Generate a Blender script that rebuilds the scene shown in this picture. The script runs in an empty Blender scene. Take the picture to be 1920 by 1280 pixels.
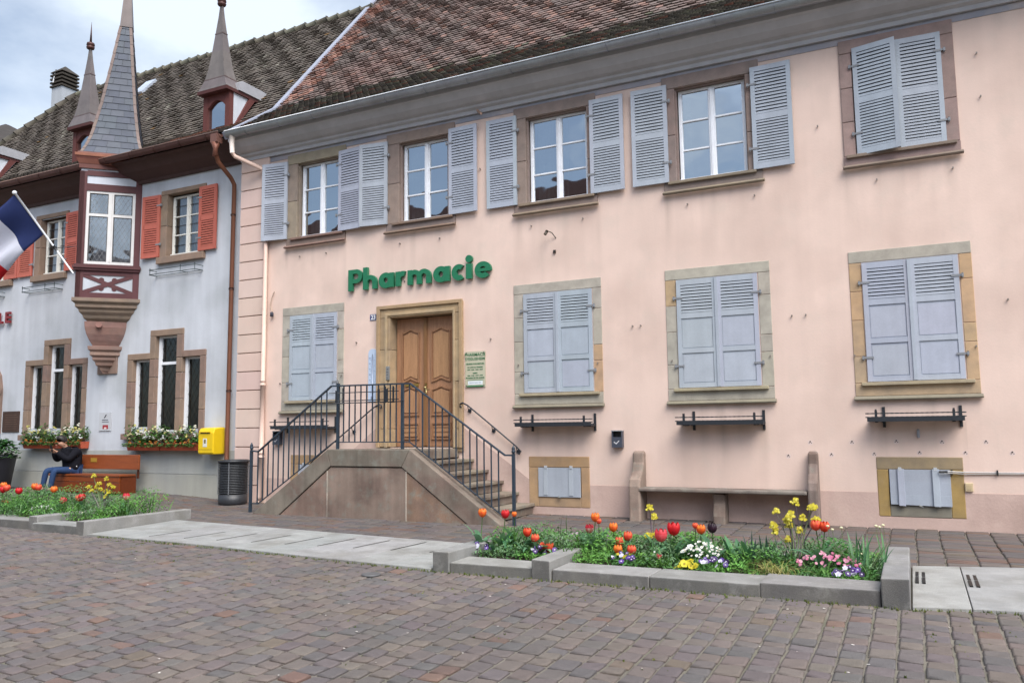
import bpy, math, random
from mathutils import Vector, Matrix, noise
R = math.radians
sc = bpy.context.scene
C = sc.collection
# ---------------------------------------------------------------- camera
cam = bpy.data.cameras.new('camera'); cam.lens = 28.19; cam.sensor_width = 36; cam.clip_end = 800; cam.clip_start = .05
co = bpy.data.objects.new('camera', cam); C.objects.link(co)
yaw, pit, rol = .4600503, .1064895, -.0119031
fw = Vector((-math.sin(yaw)*math.cos(pit), math.cos(yaw)*math.cos(pit), math.sin(pit)))
rt = Vector((math.cos(yaw), math.sin(yaw), 0)); up = rt.cross(fw)
r2 = rt*math.cos(rol)+up*math.sin(rol); u2 = up*math.cos(rol)-rt*math.sin(rol)
m = Matrix((r2, u2, -fw)).transposed().to_4x4(); m.translation = Vector((0, -12, 1.4))
co.matrix_world = m
sc.camera = co
# ---------------------------------------------------------------- sky and sun (bright, mostly overcast spring day)
SUN_EL, SUN_AZ = R(52), R(132)            # azimuth clockwise from +Y
w = bpy.data.worlds.new('World'); sc.world = w; w.use_nodes = True
nt = w.node_tree; N = nt.nodes; L = nt.links; N.clear()
out = N.new('ShaderNodeOutputWorld'); bg = N.new('ShaderNodeBackground'); bg.inputs[1].default_value = .105
sky = N.new('ShaderNodeTexSky'); sky.sky_type = 'NISHITA'; sky.sun_disc = False
sky.sun_elevation = SUN_EL; sky.sun_rotation = SUN_AZ; sky.air_density = 1.0; sky.dust_density = 1.5
tc = N.new('ShaderNodeTexCoord'); mp = N.new('ShaderNodeMapping'); mp.inputs['Scale'].default_value = (1, 1, 2.2)
mp.inputs['Location'].default_value = (.35, .1, 0)
nz = N.new('ShaderNodeTexNoise'); nz.inputs['Scale'].default_value = 1.9; nz.inputs['Detail'].default_value = 7; nz.inputs['Roughness'].default_value = .55
rp = N.new('ShaderNodeValToRGB'); rp.color_ramp.elements[0].position = .40; rp.color_ramp.elements[1].position = .60
rp.color_ramp.elements[0].color = (.16, .16, .16, 1)
mx = N.new('ShaderNodeMixRGB')
# cloud brightness: brighter towards the veiled sun
sdir = (math.sin(SUN_AZ)*math.cos(SUN_EL), math.cos(SUN_AZ)*math.cos(SUN_EL), math.sin(SUN_EL))
dt = N.new('ShaderNodeVectorMath'); dt.operation = 'DOT_PRODUCT'; dt.inputs[1].default_value = sdir
mr = N.new('ShaderNodeMapRange'); mr.inputs[1].default_value = .6; mr.inputs[2].default_value = 1; mr.inputs[3].default_value = 1; mr.inputs[4].default_value = 9.5
cl = N.new('ShaderNodeVectorMath'); cl.operation = 'SCALE'; cl.inputs[0].default_value = (5.6, 6.3, 7.2)
L.new(tc.outputs['Generated'], mp.inputs[0]); L.new(mp.outputs[0], nz.inputs[0]); nb = N.new('ShaderNodeVectorMath'); nb.operation = 'DOT_PRODUCT'; nb.inputs[1].default_value = (-.15, 1, 0); L.new(tc.outputs['Generated'], nb.inputs[0])
na = N.new('ShaderNodeMath'); na.operation = 'MULTIPLY_ADD'; na.inputs[1].default_value = .12; L.new(nb.outputs['Value'], na.inputs[0]); nk_ = N.new('ShaderNodeMath'); nk_.operation = 'SUBTRACT'; nk_.inputs[1].default_value = .055; L.new(nz.outputs[0], nk_.inputs[0]); L.new(nk_.outputs[0], na.inputs[2]); L.new(na.outputs[0], rp.inputs[0])
L.new(tc.outputs['Generated'], dt.inputs[0]); L.new(dt.outputs['Value'], mr.inputs[0]); L.new(mr.outputs[0], cl.inputs['Scale']); L.new(cl.outputs[0], mx.inputs[2]); L.new(rp.outputs[0], mx.inputs[0]); L.new(sky.outputs[0], mx.inputs[1]); L.new(mx.outputs[0], bg.inputs[0]); L.new(bg.outputs[0], out.inputs[0])
sun = bpy.data.lights.new('sun', 'SUN'); sun.energy = 2.5; sun.angle = R(40); sun.color = (1, .93, .84)
so = bpy.data.objects.new('sun', sun); C.objects.link(so)
sd = Vector((math.sin(SUN_AZ)*math.cos(SUN_EL), math.cos(SUN_AZ)*math.cos(SUN_EL), math.sin(SUN_EL)))
so.rotation_euler = sd.to_track_quat('Z', 'Y').to_euler(); so.location = (0, -12, 20)
vs = sc.view_settings; vs.view_transform = 'Standard'; vs.look = 'None'; vs.gamma = 1; vs.exposure = 0.64; vs.use_curve_mapping = False
sc.cycles.max_bounces = 6; sc.cycles.transparent_max_bounces = 12; sc.cycles.use_denoising = True
rnd = random.Random(7)
def U(a, b): return rnd.uniform(a, b)
# ---------------------------------------------------------------- colour
def lin(v): v /= 255; return v/12.92 if v <= .04045 else ((v+.055)/1.055)**2.4
def A(h, k=.85): return tuple(min(.86, lin(int(h[i:i+2], 16))*k) for i in (0, 2, 4))
def jit(c, a=.1, h=.02):
    s = 1+U(-a, a); return tuple(max(.003, x*s*(1+U(-h, h))) for x in c)
def mixc(a, b, t): t = max(0, min(1, t)); return tuple(x*(1-t)+y*t for x, y in zip(a, b))
def nse(x, y, z, s): return noise.noise(Vector((x*s, y*s, z*s)))
# ---------------------------------------------------------------- materials
MATS = {}
def mat(name, rough=.8, var=.12, vs_=3.0, bump=.15, bs=60, metal=0, spec=.4, streak=0, fine=0, fs=200, tint=None, tamt=0, ts=1.2, trans=0, tint2=None, t2amt=.7, stretch=(1, 1, 1), bdist=.004):
    if name in MATS: return MATS[name]
    m = bpy.data.materials.new(name); m.use_nodes = True; n = m.node_tree.nodes; l = m.node_tree.links
    b = n['Principled BSDF']; b.inputs['Roughness'].default_value = rough; b.inputs['Metallic'].default_value = metal
    b.inputs['Specular IOR Level'].default_value = spec
    at = n.new('ShaderNodeAttribute'); at.attribute_name = 'Col'
    ge = n.new('ShaderNodeNewGeometry'); mpp = n.new('ShaderNodeMapping'); mpp.inputs['Scale'].default_value = stretch
    l.new(ge.outputs['Position'], mpp.inputs[0]); P = mpp.outputs[0]
    col = at.outputs['Color']
    def mul(col, scale, amt, src=P, detail=5):
        t = n.new('ShaderNodeTexNoise'); t.inputs['Scale'].default_value = scale; t.inputs['Detail'].default_value = detail; t.inputs['Roughness'].default_value = .6
        l.new(src, t.inputs['Vector'])
        r = n.new('ShaderNodeMapRange'); r.inputs[1].default_value = .25; r.inputs[2].default_value = .75
        r.inputs[3].default_value = 1-amt; r.inputs[4].default_value = 1+amt
        l.new(t.outputs[0], r.inputs[0])
        x = n.new('ShaderNodeVectorMath'); x.operation = 'SCALE'; l.new(col, x.inputs[0]); l.new(r.outputs[0], x.inputs['Scale'])
        return x.outputs[0]
    if tint:
        t = n.new('ShaderNodeTexNoise'); t.inputs['Scale'].default_value = ts; t.inputs['Detail'].default_value = 6; l.new(P, t.inputs['Vector'])
        r = n.new('ShaderNodeMapRange'); r.inputs[1].default_value = .46; r.inputs[2].default_value = .68; r.inputs[3].default_value = 0; r.inputs[4].default_value = tamt
        l.new(t.outputs[0], r.inputs[0]); x = n.new('ShaderNodeMixRGB'); x.inputs[2].default_value = (*tint, 1)
        l.new(r.outputs[0], x.inputs[0]); l.new(col, x.inputs[1]); col = x.outputs[0]
    if tint2:
        t = n.new('ShaderNodeTexNoise'); t.inputs['Scale'].default_value = ts*1.9; t.inputs['Detail'].default_value = 8; t.inputs['Roughness'].default_value = .7
        o2 = n.new('ShaderNodeMapping'); o2.inputs['Location'].default_value = (7, 3, 5); l.new(P, o2.inputs[0]); l.new(o2.outputs[0], t.inputs['Vector'])
        r = n.new('ShaderNodeMapRange'); r.inputs[1].default_value = .52; r.inputs[2].default_value = .66; r.inputs[3].default_value = 0; r.inputs[4].default_value = t2amt
        l.new(t.outputs[0], r.inputs[0]); x = n.new('ShaderNodeMixRGB'); x.inputs[2].default_value = (*tint2, 1)
        l.new(r.outputs[0], x.inputs[0]); l.new(col, x.inputs[1]); col = x.outputs[0]
    if var: col = mul(col, vs_, var)
    if fine: col = mul(col, fs, fine, detail=2)
    if streak:
        m2 = n.new('ShaderNodeMapping'); m2.inputs['Scale'].default_value = (5, 5, .35); l.new(ge.outputs['Position'], m2.inputs[0])
        col = mul(col, 1.0, streak, src=m2.outputs[0])
    l.new(col, b.inputs['Base Color'])
    if bump:
        t = n.new('ShaderNodeTexNoise'); t.inputs['Scale'].default_value = bs; t.inputs['Detail'].default_value = 4; l.new(P, t.inputs['Vector'])
        bn = n.new('ShaderNodeBump'); bn.inputs['Strength'].default_value = bump; bn.inputs['Distance'].default_value = bdist
        l.new(t.outputs[0], bn.inputs['Height']); l.new(bn.outputs[0], b.inputs['Normal'])
    if trans:
        tr = n.new('ShaderNodeBsdfTranslucent'); l.new(col, tr.inputs[0]); ms = n.new('ShaderNodeMixShader'); ms.inputs[0].default_value = trans
        o = n['Material Output']; l.new(b.outputs[0], ms.inputs[1]); l.new(tr.outputs[0], ms.inputs[2]); l.new(ms.outputs[0], o.inputs[0])
    MATS[name] = m; return m
PLASTER = mat('plaster', .9, .04, 1.3, .22, 30, streak=.035, fine=.025, fs=90, tint=A('c9aea0'), tamt=.4, ts=.9, tint2=A('d9c6b8'), t2amt=.35, bdist=.006)
PLASTB = mat('plaster_blue', .9, .06, 1.5, .3, 30, streak=.09, fine=.02, fs=90, tint=A('a5a9ab'), tamt=.5, ts=.8, bdist=.006)
PLBASE = mat('plaster_base', .92, .09, 1.6, .4, 30, streak=.05, fine=.05, fs=90, tint=A('a58d82', .8), tamt=.55, ts=1.3, tint2=A('d0b9ac', .9), t2amt=.45, bdist=.006)
STONE = mat('stone', .9, .14, 6, .5, 70, fine=.1, fs=160, tint=(.16, .14, .125), tamt=.3, ts=4)
STAIR = mat('stair_stone', .92, .32, 1.8, .6, 60, fine=.14, fs=90, tint=(.15, .105, .085), tamt=.95, ts=2.6, streak=.25, tint2=(.19, .185, .155))
KERB = mat('granite', .85, .12, 3, .45, 120, fine=.26, fs=200, tint=(.17, .16, .14), tamt=.6, ts=2.2, streak=.1, bdist=.01, tint2=(.42, .41, .39), t2amt=.25)
PAVER = mat('paver', .86, .12, 9, .8, 70, fine=.16, fs=220, spec=.5, bdist=.006)
GROUT = mat('grout', .95, .25, 4, .6, 120, fine=.35, fs=200, tint=(.09, .10, .05), tamt=.4, ts=1.6)
PAINT = mat('painted_wood', .65, .07, 4, .2, 60, streak=.09, fine=.05, fs=70, spec=.3, tint=A('bcc0c6', .8), tamt=.0)
WOOD = mat('oak', .5, .2, 2.5, .3, 40, stretch=(9, 9, 1), fine=.12, fs=30)
BENCHW = mat('bench_wood', .4, .22, 2.5, .25, 40, stretch=(1, 9, 9), fine=.12, fs=30)
IRON = mat('painted_iron', .45, .1, 20, .1, 100, spec=.5)
ZINC = mat('zinc', .42, .18, 3, .1, 50, metal=.65, fine=.08, fs=40, tint=(.2, .2, .2), tamt=.4)
COPPER = mat('copper', .5, .15, 4, .1, 50, metal=.35, streak=.15, fine=.05)
SLATE = mat('slate', .7, .12, 6, .2, 60, spec=.5)
TILE = mat('clay_tile', .9, .22, 5, .5, 90, fine=.2, fs=110)
LEAF = mat('leaf', .5, .15, 30, 0, trans=.25)
PETAL = mat('petal', .5, .06, 40, 0, trans=.3)
SOIL = mat('soil', .95, .3, 20, .8, 60, bdist=.02)
CLOTH = mat('cloth', .95, .12, 20, .2, 200, spec=.05)
FLAGM = mat('flag_cloth', .8, .03, 20, 0, trans=.3)
SKINM = mat('skin', .6, .05, 20, 0)
HAIRM = mat('hair', .5, .15, 80, .3, 200)
PLASTIC = mat('plastic', .35, .03, 10, 0)
TERRA = mat('terracotta_plastic', .6, .08, 10, .1)
SIGNM = mat('sign_paint', .4, .03, 10, 0)
def glass(name, refl, dark):
    m = bpy.data.materials.new(name); m.use_nodes = True; n = m.node_tree.nodes; l = m.node_tree.links; n.remove(n['Principled BSDF'])
    g = n.new('ShaderNodeBsdfGlossy'); g.inputs['Roughness'].default_value = .02; g.inputs['Color'].default_value = (.90, .96, 1, 1)
    t = n.new('ShaderNodeBsdfTransparent'); t.inputs['Color'].default_value = (dark, dark, dark, 1)
    ge = n.new('ShaderNodeNewGeometry'); z = n.new('ShaderNodeTexNoise'); z.inputs['Scale'].default_value = 2.2; z.inputs['Detail'].default_value = 1
    l.new(ge.outputs['Position'], z.inputs['Vector']); bn = n.new('ShaderNodeBump'); bn.inputs['Strength'].default_value = .25; bn.inputs['Distance'].default_value = .02
    l.new(z.outputs[0], bn.inputs['Height']); l.new(bn.outputs[0], g.inputs['Normal'])
    fr = n.new('ShaderNodeFresnel'); fr.inputs[0].default_value = 1.5
    ma = n.new('ShaderNodeMath'); ma.operation = 'MULTIPLY_ADD'; ma.inputs[1].default_value = 1.2; ma.inputs[2].default_value = refl; ma.use_clamp = True
    l.new(fr.outputs[0], ma.inputs[0]); mi = n.new('ShaderNodeMixShader'); l.new(ma.outputs[0], mi.inputs[0]); l.new(t.outputs[0], mi.inputs[1]); l.new(g.outputs[0], mi.inputs[2])
    l.new(mi.outputs[0], n['Material Output'].inputs[0]); return m
GLASS = glass('window_glass', .46, .4); GLASSL = glass('leaded_glass', .12, .7); GLASSD = glass('dark_leaded_glass', -.01, .35)
# ---------------------------------------------------------------- mesh builder
class MB:
    def __init__(s, col=(.5, .5, .5), xf=None): s.v = []; s.f = []; s.c = []; s.s = []; s.col = col; s.xf = xf; s.smooth = False
    def p(s, pts):
        i = len(s.v)
        for q in pts: s.v.append(tuple(s.xf(q)) if s.xf else tuple(q))
        return i
    def face(s, idx, col=None): s.f.append(tuple(idx)); s.c.append(col or s.col); s.s.append(s.smooth)
    def poly(s, pts, col=None): i = s.p(pts); s.face(range(i, i+len(pts)), col)
    def hexa(s, P, col=None):
        i = s.p(P)
        for q in ((0, 3, 2, 1), (4, 5, 6, 7), (0, 1, 5, 4), (1, 2, 6, 5), (2, 3, 7, 6), (3, 0, 4, 7)): s.face([i+k for k in q], col)
    def box(s, x0, x1, y0, y1, z0, z1, col=None):
        s.hexa([(x0, y0, z0), (x1, y0, z0), (x1, y1, z0), (x0, y1, z0), (x0, y0, z1), (x1, y0, z1), (x1, y1, z1), (x0, y1, z1)], col)
    def prism(s, poly, a, b, ax='y', col=None):
        f = {'y': lambda p, t: (p[0], t, p[1]), 'x': lambda p, t: (t, p[0], p[1]), 'z': lambda p, t: (p[0], p[1], t)}[ax]
        n = len(poly); i = s.p([f(p, a) for p in poly]+[f(p, b) for p in poly])
        s.face(range(i, i+n), col); s.face(range(i+2*n-1, i+n-1, -1), col)
        for k in range(n): s.face((i+k, i+n+k, i+n+(k+1) % n, i+(k+1) % n), col)
    def ring(s, o, q, a, b, ax='y', col=None):          # frame between outer and inner loops with equal point counts, extruded
        f = {'y': lambda p, t: (p[0], t, p[1]), 'x': lambda p, t: (t, p[0], p[1])}[ax]
        n = len(o); i = s.p([f(p, a) for p in o]+[f(p, a) for p in q]+[f(p, b) for p in o]+[f(p, b) for p in q])
        for k in range(n):
            j = (k+1) % n
            s.face((i+k, i+j, i+n+j, i+n+k), col); s.face((i+2*n+k, i+3*n+k, i+3*n+j, i+2*n+j), col)
            s.face((i+k, i+2*n+k, i+2*n+j, i+j), col); s.face((i+n+k, i+n+j, i+3*n+j, i+3*n+k), col)
    def tube(s, pts, r, n=6, col=None, caps=True):
        pts = [Vector(p) for p in pts]; rs = r if isinstance(r, (list, tuple)) else [r]*len(pts); rows = []
        for k, p in enumerate(pts):
            d = (pts[min(k+1, len(pts)-1)]-pts[max(k-1, 0)]).normalized()
            a = d.cross(Vector((0, 0, 1))) if abs(d.z) < .95 else d.cross(Vector((0, 1, 0)))
            a.normalize(); b = d.cross(a); off = math.pi/4 if n == 4 else 0
            rows.append(s.p([p+(a*math.cos(off+2*math.pi*j/n)+b*math.sin(off+2*math.pi*j/n))*rs[k] for j in range(n)]))
        sm = s.smooth; s.smooth = n > 4
        for k in range(len(rows)-1):
            for j in range(n): s.face((rows[k]+j, rows[k]+(j+1) % n, rows[k+1]+(j+1) % n, rows[k+1]+j), col)
        s.smooth = sm
        if caps: s.face(range(rows[0], rows[0]+n), col); s.face(range(rows[-1]+n-1, rows[-1]-1, -1), col)
    def lathe(s, prof, cx, cy, n=12, col=None, a0=0, smooth=True, rot=0, cz=0):
        rows = [s.p([(cx+r*math.cos(rot+2*math.pi*j/n), cy+r*math.sin(rot+2*math.pi*j/n), z+cz) for j in range(n)]) for r, z in prof]
        sm = s.smooth; s.smooth = smooth
        for k in range(len(rows)-1):
            for j in range(n): s.face((rows[k]+j, rows[k]+(j+1) % n, rows[k+1]+(j+1) % n, rows[k+1]+j), col)
        s.smooth = sm
        s.face(range(rows[0]+n-1, rows[0]-1, -1), col); s.face(range(rows[-1], rows[-1]+n), col)
    def build(s, name, m, parent=None, at=None, bev=0, kind=None):
        me = bpy.data.meshes.new(name); o0 = Vector((0, 0, 0)); root = parent
        while root is not None and root.parent: root = root.parent
        if root is not None: o0 = Vector(root.location)
        elif at is not None: o0 = Vector(at)
        me.from_pydata([(x-o0.x, y-o0.y, z-o0.z) for x, y, z in s.v], [], s.f)
        at_ = me.color_attributes.new('Col', 'FLOAT_COLOR', 'CORNER'); buf = []
        for f, c in zip(s.f, s.c): buf += list((*c, 1.0))*len(f)
        at_.data.foreach_set('color', buf)
        me.polygons.foreach_set('use_smooth', s.s); me.materials.append(m); me.update()
        o = bpy.data.objects.new(name, me); C.objects.link(o)
        if parent is not None: o.parent = parent
        elif at is not None: o.location = at
        if bev:
            b = o.modifiers.new('bevel', 'BEVEL'); b.width = bev; b.segments = 2; b.limit_method = 'ANGLE'; b.angle_limit = R(40)
        if kind: o['kind'] = kind
        return o
def thing(name, label, cat, loc=(0, 0, 0), group=None):
    o = bpy.data.objects.new(name, None); C.objects.link(o); o.location = loc; o['label'] = label; o['category'] = cat
    if group: o['group'] = group
    return o
def tag(o, label, cat, group=None):
    o['label'] = label; o['category'] = cat
    if group: o['group'] = group
    return o
def copy_tree(o, parent=None):
    c = o.copy(); C.objects.link(c); c.parent = parent
    for ch in list(o.children): copy_tree(ch, c)
    return c
def text_mesh(txt, size, name='text', ext=.004, bold=0.0, sx=1.0):
    cu = bpy.data.curves.new(name, 'FONT'); cu.body = txt; cu.size = size; cu.extrude = ext; cu.offset = bold; cu.align_x = 'CENTER'; cu.resolution_u = 2
    o = bpy.data.objects.new(name, cu); C.objects.link(o); dg = bpy.context.evaluated_depsgraph_get()
    me = bpy.data.meshes.new_from_object(o.evaluated_get(dg)); bpy.data.objects.remove(o)
    return me
def add_text(mb, txt, size, x, y, z, col, ext=.004, bold=0.0, sx=1.0):   # upright on a wall facing -Y, centred at x, baseline z
    me = text_mesh(txt, size, ext=ext, bold=bold)
    i = mb.p([(x+v.co.x*sx, y-v.co.z, z+v.co.y) for v in me.vertices])
    for f in me.polygons: mb.face([i+k for k in f.vertices], col)
    bpy.data.meshes.remove(me)
def gz(x, y):
    z = .02*y
    if x < -12.3: z += min(.12, (-12.3-x)*.045)*max(0, min(1, (y+2.6)/2.2))
    return z
# ================================================================= GROUND
def kerb_y(x):
    P = [(-30, -2.9), (-13.2, -3.93), (-10.8, -4.14), (-9.27, -4.2), (-7.75, -4.33), (-6.25, -4.48), (-4.64, -4.62), (-.1, -4.62), (.7, -4.46), (12, -3.4)]
    for (a, b), (c, d) in zip(P, P[1:]):
        if x <= c: return b+(d-b)*max(0, (x-a))/(c-a)
    return -3.4
def slab_back(x):
    if x < -10.85: return -2.25
    if x < -4.6: return -2.5-(x+10.85)*.088
    return -2.75 if x < -.1 else -2.75+(x+.1)*.25
g = MB(A('8f8a84')); X = [-70, -30]+[-30+i for i in range(1, 43)]+[14, 60]; Yv = [-60, -13]+[-12.5+.5*i for i in range(29)]+[20, 120]
ix = {}
for i, x in enumerate(X):
    for j, y in enumerate(Yv): ix[i, j] = len(g.v); g.v.append((x, y, gz(x, max(-14, min(y, 3)))-.016))
for i in range(len(X)-1):
    for j in range(len(Yv)-1): g.face((ix[i, j], ix[i+1, j], ix[i+1, j+1], ix[i, j+1]), A('a0978a', .44))
g.build('ground', GROUT, kind='structure')
PCOLS = [A('857b79', .8), A('82797a', .8), A('8a807a', .8), A('7f797a', .8), A('887d78', .8), A('827c79', .8), A('8c837c', .8), A('7a7777', .8)]
RED = [A('8f786c', .8), A('8a746b', .8), A('8f766b', .8), A('877a6e', .8)]
def pave(name, x0, x1, ylo, yhi, wcol, lmin, lmax, redp, label=None, lift=0.0, gap=.02, k=1.0):
    mb = MB()
    x = x0
    while x < x1:
        wd = wcol*U(.9, 1.1); xm = x+wd/2; y = ylo(xm); end = yhi(xm); y -= U(0, .15) if lift == 0 else U(0, .05)
        while y < end-.03:
            ln = U(lmin, lmax)
            if y+ln > end-.05: ln = end-y
            ya, yb = max(y, ylo(xm) if lift else y)+gap/2, y+ln-gap/2
            h = lift+U(-.003, .004); a = U(-.004, .004); b_ = U(-.004, .004)
            bow = .004*math.sin(y*1.3)+.016*noise.noise(Vector((x*.5, y*.7, 3)))
            g2 = U(0, .006); xa, xb = x+gap*.35+bow+g2, x+wd-gap*.35+bow-U(0, .006); t = .013
            sk = U(-.012, .012)
            if redp > 0 and rnd.random() < redp: c = jit(rnd.choice(RED), .1)
            else: c = jit(rnd.choice(PCOLS), .09)
            pn = nse(x, y, 0, .5); pw = .5*nse(x, y, 9, .23); c = tuple(q*k*.60*(1+.14*pn+.14*pw)*wm for q, wm in zip(c, (1.05, 1.0, .96)))
            z = lambda px_, py_: gz(px_, py_)+h+a*(px_-xa)/wd+b_*(py_-ya)/ln
            q = [(xa+U(-.004, .004), ya+sk), (xb+U(-.004, .004), ya-sk), (xb+U(-.006, .006), yb-sk+U(-.004, .004)), (xa+U(-.006, .006), yb+sk+U(-.004, .004))]
            cxm, cym = (xa+xb)/2, (ya+yb)/2
            i = mb.p([(px_, py_, z(px_, py_)-.03) for px_, py_ in q]+[(px_, py_, z(px_, py_)-.009) for px_, py_ in q]+
                     [(px_+(t if px_ < cxm else -t), py_+(t if py_ < cym else -t), z(px_, py_)+.001) for px_, py_ in q])
            for r_ in (0, 4):
                mb.smooth = r_ == 4
                for kk in range(4): mb.face((i+r_+kk, i+r_+(kk+1) % 4, i+r_+4+(kk+1) % 4, i+r_+4+kk), c)
            mb.smooth = False; mb.face((i+8, i+9, i+10, i+11), c)
            y += ln
        x += wd
    return mb.build(name, PAVER, kind='structure')
pave('road', -27, 5, lambda x: -13.2 if x > -14 else -9.5, lambda x: kerb_y(x)-.015, .168, .115, .21, .05)
pave('pavement', -26, 6, lambda x: slab_back(x)-.0 if not (-13.2 > x) else -2.3, lambda x: .25, .27, .10, .15, .16, lift=.004, gap=.012, k=.86)
# -- concrete crossing slabs between the two flower beds and at the right
def slabs(name, xs, lab, extra=0):
    root = thing(name, lab, 'paving', (xs[0], -3.6, gz(xs[0], -3.6)))
    mb = MB()
    for a, b in zip(xs, xs[1:]):
        c = jit(A('aaa9a6', .68), .06)
        P = []
        for dz, wh in ((-.05, 0), (.018, 1)):
            for x, s in ((a+.004, 0), (b-.004, 0), (b-.004, 1), (a+.004, 1)):
                y = slab_back(x)-.02 if s else kerb_y(x)+.01
                P.append((x, y, gz(x, y)+dz))
        mb.hexa(P, c)
    mb.build('slab', KERB, root, bev=.006)
    sl = MB(A('151515'))
    for x in xs[1:-1] if extra else xs[:-1]:
        if extra:
            y0, y1 = -3.78+(x+5.8)*.05, -3.14+(x+5.8)*.05
            sl.hexa([(x-.016+d, y, gz(x, y)+z) for z in (.0, .0195) for d, y in ((0, y0), (.032, y0), (.032+.09, y1), (.09, y1))])
        else:
            for dx in (.03, .085):
                for y0, y1 in ((-3.66, -3.36), (-3.32, -3.02)):
                    sl.box(x+dx, x+dx+.028, y0, y1, gz(x, -3.3)-.03, gz(x, -3.3)+.0225)
    sl.build('drain_slot', IRON, root)
    return root
slabs('concrete_slabs', [-10.82, -9.7, -9.05, -8.47, -7.88, -7.33, -6.82, -6.28, -5.74, -5.2, -4.66], 'pale concrete slabs with thin drain slots between the two flower beds', 1)
slabs('concrete_slabs', [-.09, .34, 1.35, 2.4, 3.5, 4.6], 'pale concrete slabs with double drain slots right of the long flower bed')
# -- raised beds
def stone_block(mb, x0, x1, y0, y1, h, c=None, base=-.09):
    c = c or jit(A('a5a39f', .62), .08)
    J = lambda: U(-.005, .005)
    P = [(x, y, gz(x, y)+base) for x, y in ((x0, y0), (x1, y0), (x1, y1), (x0, y1))]+[(x+J(), y+J(), gz(x, (y0+y1)/2)+h+J()) for x, y in ((x0, y0), (x1, y0), (x1, y1), (x0, y1))]
    i = mb.p(P); dk = tuple(v*.5 for v in c)  # front face darker: grime, plus shade of the upright side put into the colour
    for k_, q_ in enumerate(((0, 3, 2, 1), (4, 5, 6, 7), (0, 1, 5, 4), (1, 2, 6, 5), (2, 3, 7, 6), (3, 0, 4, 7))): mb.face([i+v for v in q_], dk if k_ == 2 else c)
pr = thing('flower_bed_kerb', 'long granite kerbed planter of tulips in front of the pink wall', 'planter', (-2.4, -3.7, -.07), 'raised granite flower beds')
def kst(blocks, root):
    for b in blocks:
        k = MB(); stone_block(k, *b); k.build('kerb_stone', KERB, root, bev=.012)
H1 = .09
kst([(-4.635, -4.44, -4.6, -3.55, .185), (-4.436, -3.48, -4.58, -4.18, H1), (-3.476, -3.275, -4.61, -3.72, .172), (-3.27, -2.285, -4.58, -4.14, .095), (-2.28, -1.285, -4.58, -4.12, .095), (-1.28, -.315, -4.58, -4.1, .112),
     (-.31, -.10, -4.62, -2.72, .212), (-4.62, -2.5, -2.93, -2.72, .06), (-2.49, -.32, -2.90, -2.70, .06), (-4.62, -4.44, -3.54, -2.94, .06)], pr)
s_ = MB(A('3a2c22')); s_.box(-4.43, -.32, -4.17, -2.93, -.12, -.02); s_.build('soil', SOIL, pr)
pl = thing('flower_bed_kerb', 'granite kerbed planter of tulips in front of the person on the bench', 'planter', (-13, -3.2, -.06), 'raised granite flower beds')
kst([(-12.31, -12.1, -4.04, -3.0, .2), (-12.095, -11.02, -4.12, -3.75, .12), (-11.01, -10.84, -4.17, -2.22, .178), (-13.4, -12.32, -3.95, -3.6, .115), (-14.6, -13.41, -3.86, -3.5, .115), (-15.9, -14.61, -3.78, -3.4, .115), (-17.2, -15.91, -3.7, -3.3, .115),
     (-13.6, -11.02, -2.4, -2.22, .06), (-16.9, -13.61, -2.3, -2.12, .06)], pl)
s_ = MB(A('3a2c22')); s_.box(-17.2, -11.02, -3.72, -2.4, -.12, .02); s_.build('soil', SOIL, pl)
# -- drain cover in the road, petals, moss
dc = MB(A('5f5f60')); dc.lathe([(.1, -.11), (.1, -.092), (.085, -.088), (.07, -.092)], 0, 0, 20); o = dc.build('drain_cover', IRON, at=None)
o.location = (-5.1, -5.05, .006); tag(o, 'small round metal drain cover set in the cobbles', 'drain cover')
mo = MB()
for i in range(2300):
    x = U(-10.5, 1.6); y = kerb_y(x)-.03-abs(rnd.gauss(0, .03)) if i < 900 else kerb_y(x)-abs(rnd.gauss(0, 1.1))-.05
    if i >= 900:
        if nse(x, y, 0, 1.7) < .05: continue
        x = round((x+27)/.168)*.168-27+.02*U(-1, 1)
    c = jit(A(rnd.choice(['5f7030', '6f7a38', '4d5a2c', '7d8048'])), .2); z = gz(x, y)-.006; s = U(.004, .012)
    for k in range(3):
        a = U(0, 6.3); mb_ = [(x+s*math.cos(a), y+s*math.sin(a), z), (x-s*math.cos(a), y-s*math.sin(a), z), (x+U(-.01, .01), y+U(-.01, .01), z+U(.006, .02 if i > 900 else .035))]
        mo.poly(mb_, c)
mo.build('moss', LEAF, kind='stuff'); tag(bpy.data.objects['moss'], 'moss and tiny grass growing in the cobble joints', 'moss')
pt = MB()
for i in range(70):
    x, y = U(-9, 2), U(-10, -4.8); z = gz(x, y)+.008; s = U(.006, .013); a = U(0, 6)
    pt.poly([(x+s*math.cos(a+k*1.26), y+s*math.sin(a+k*1.26), z+U(0, .004)) for k in range(5)], jit(A('e8dfd6'), .1))
o = pt.build('fallen_petals', PETAL, kind='stuff'); tag(o, 'small pale petals scattered over the cobbles', 'petals')

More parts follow.
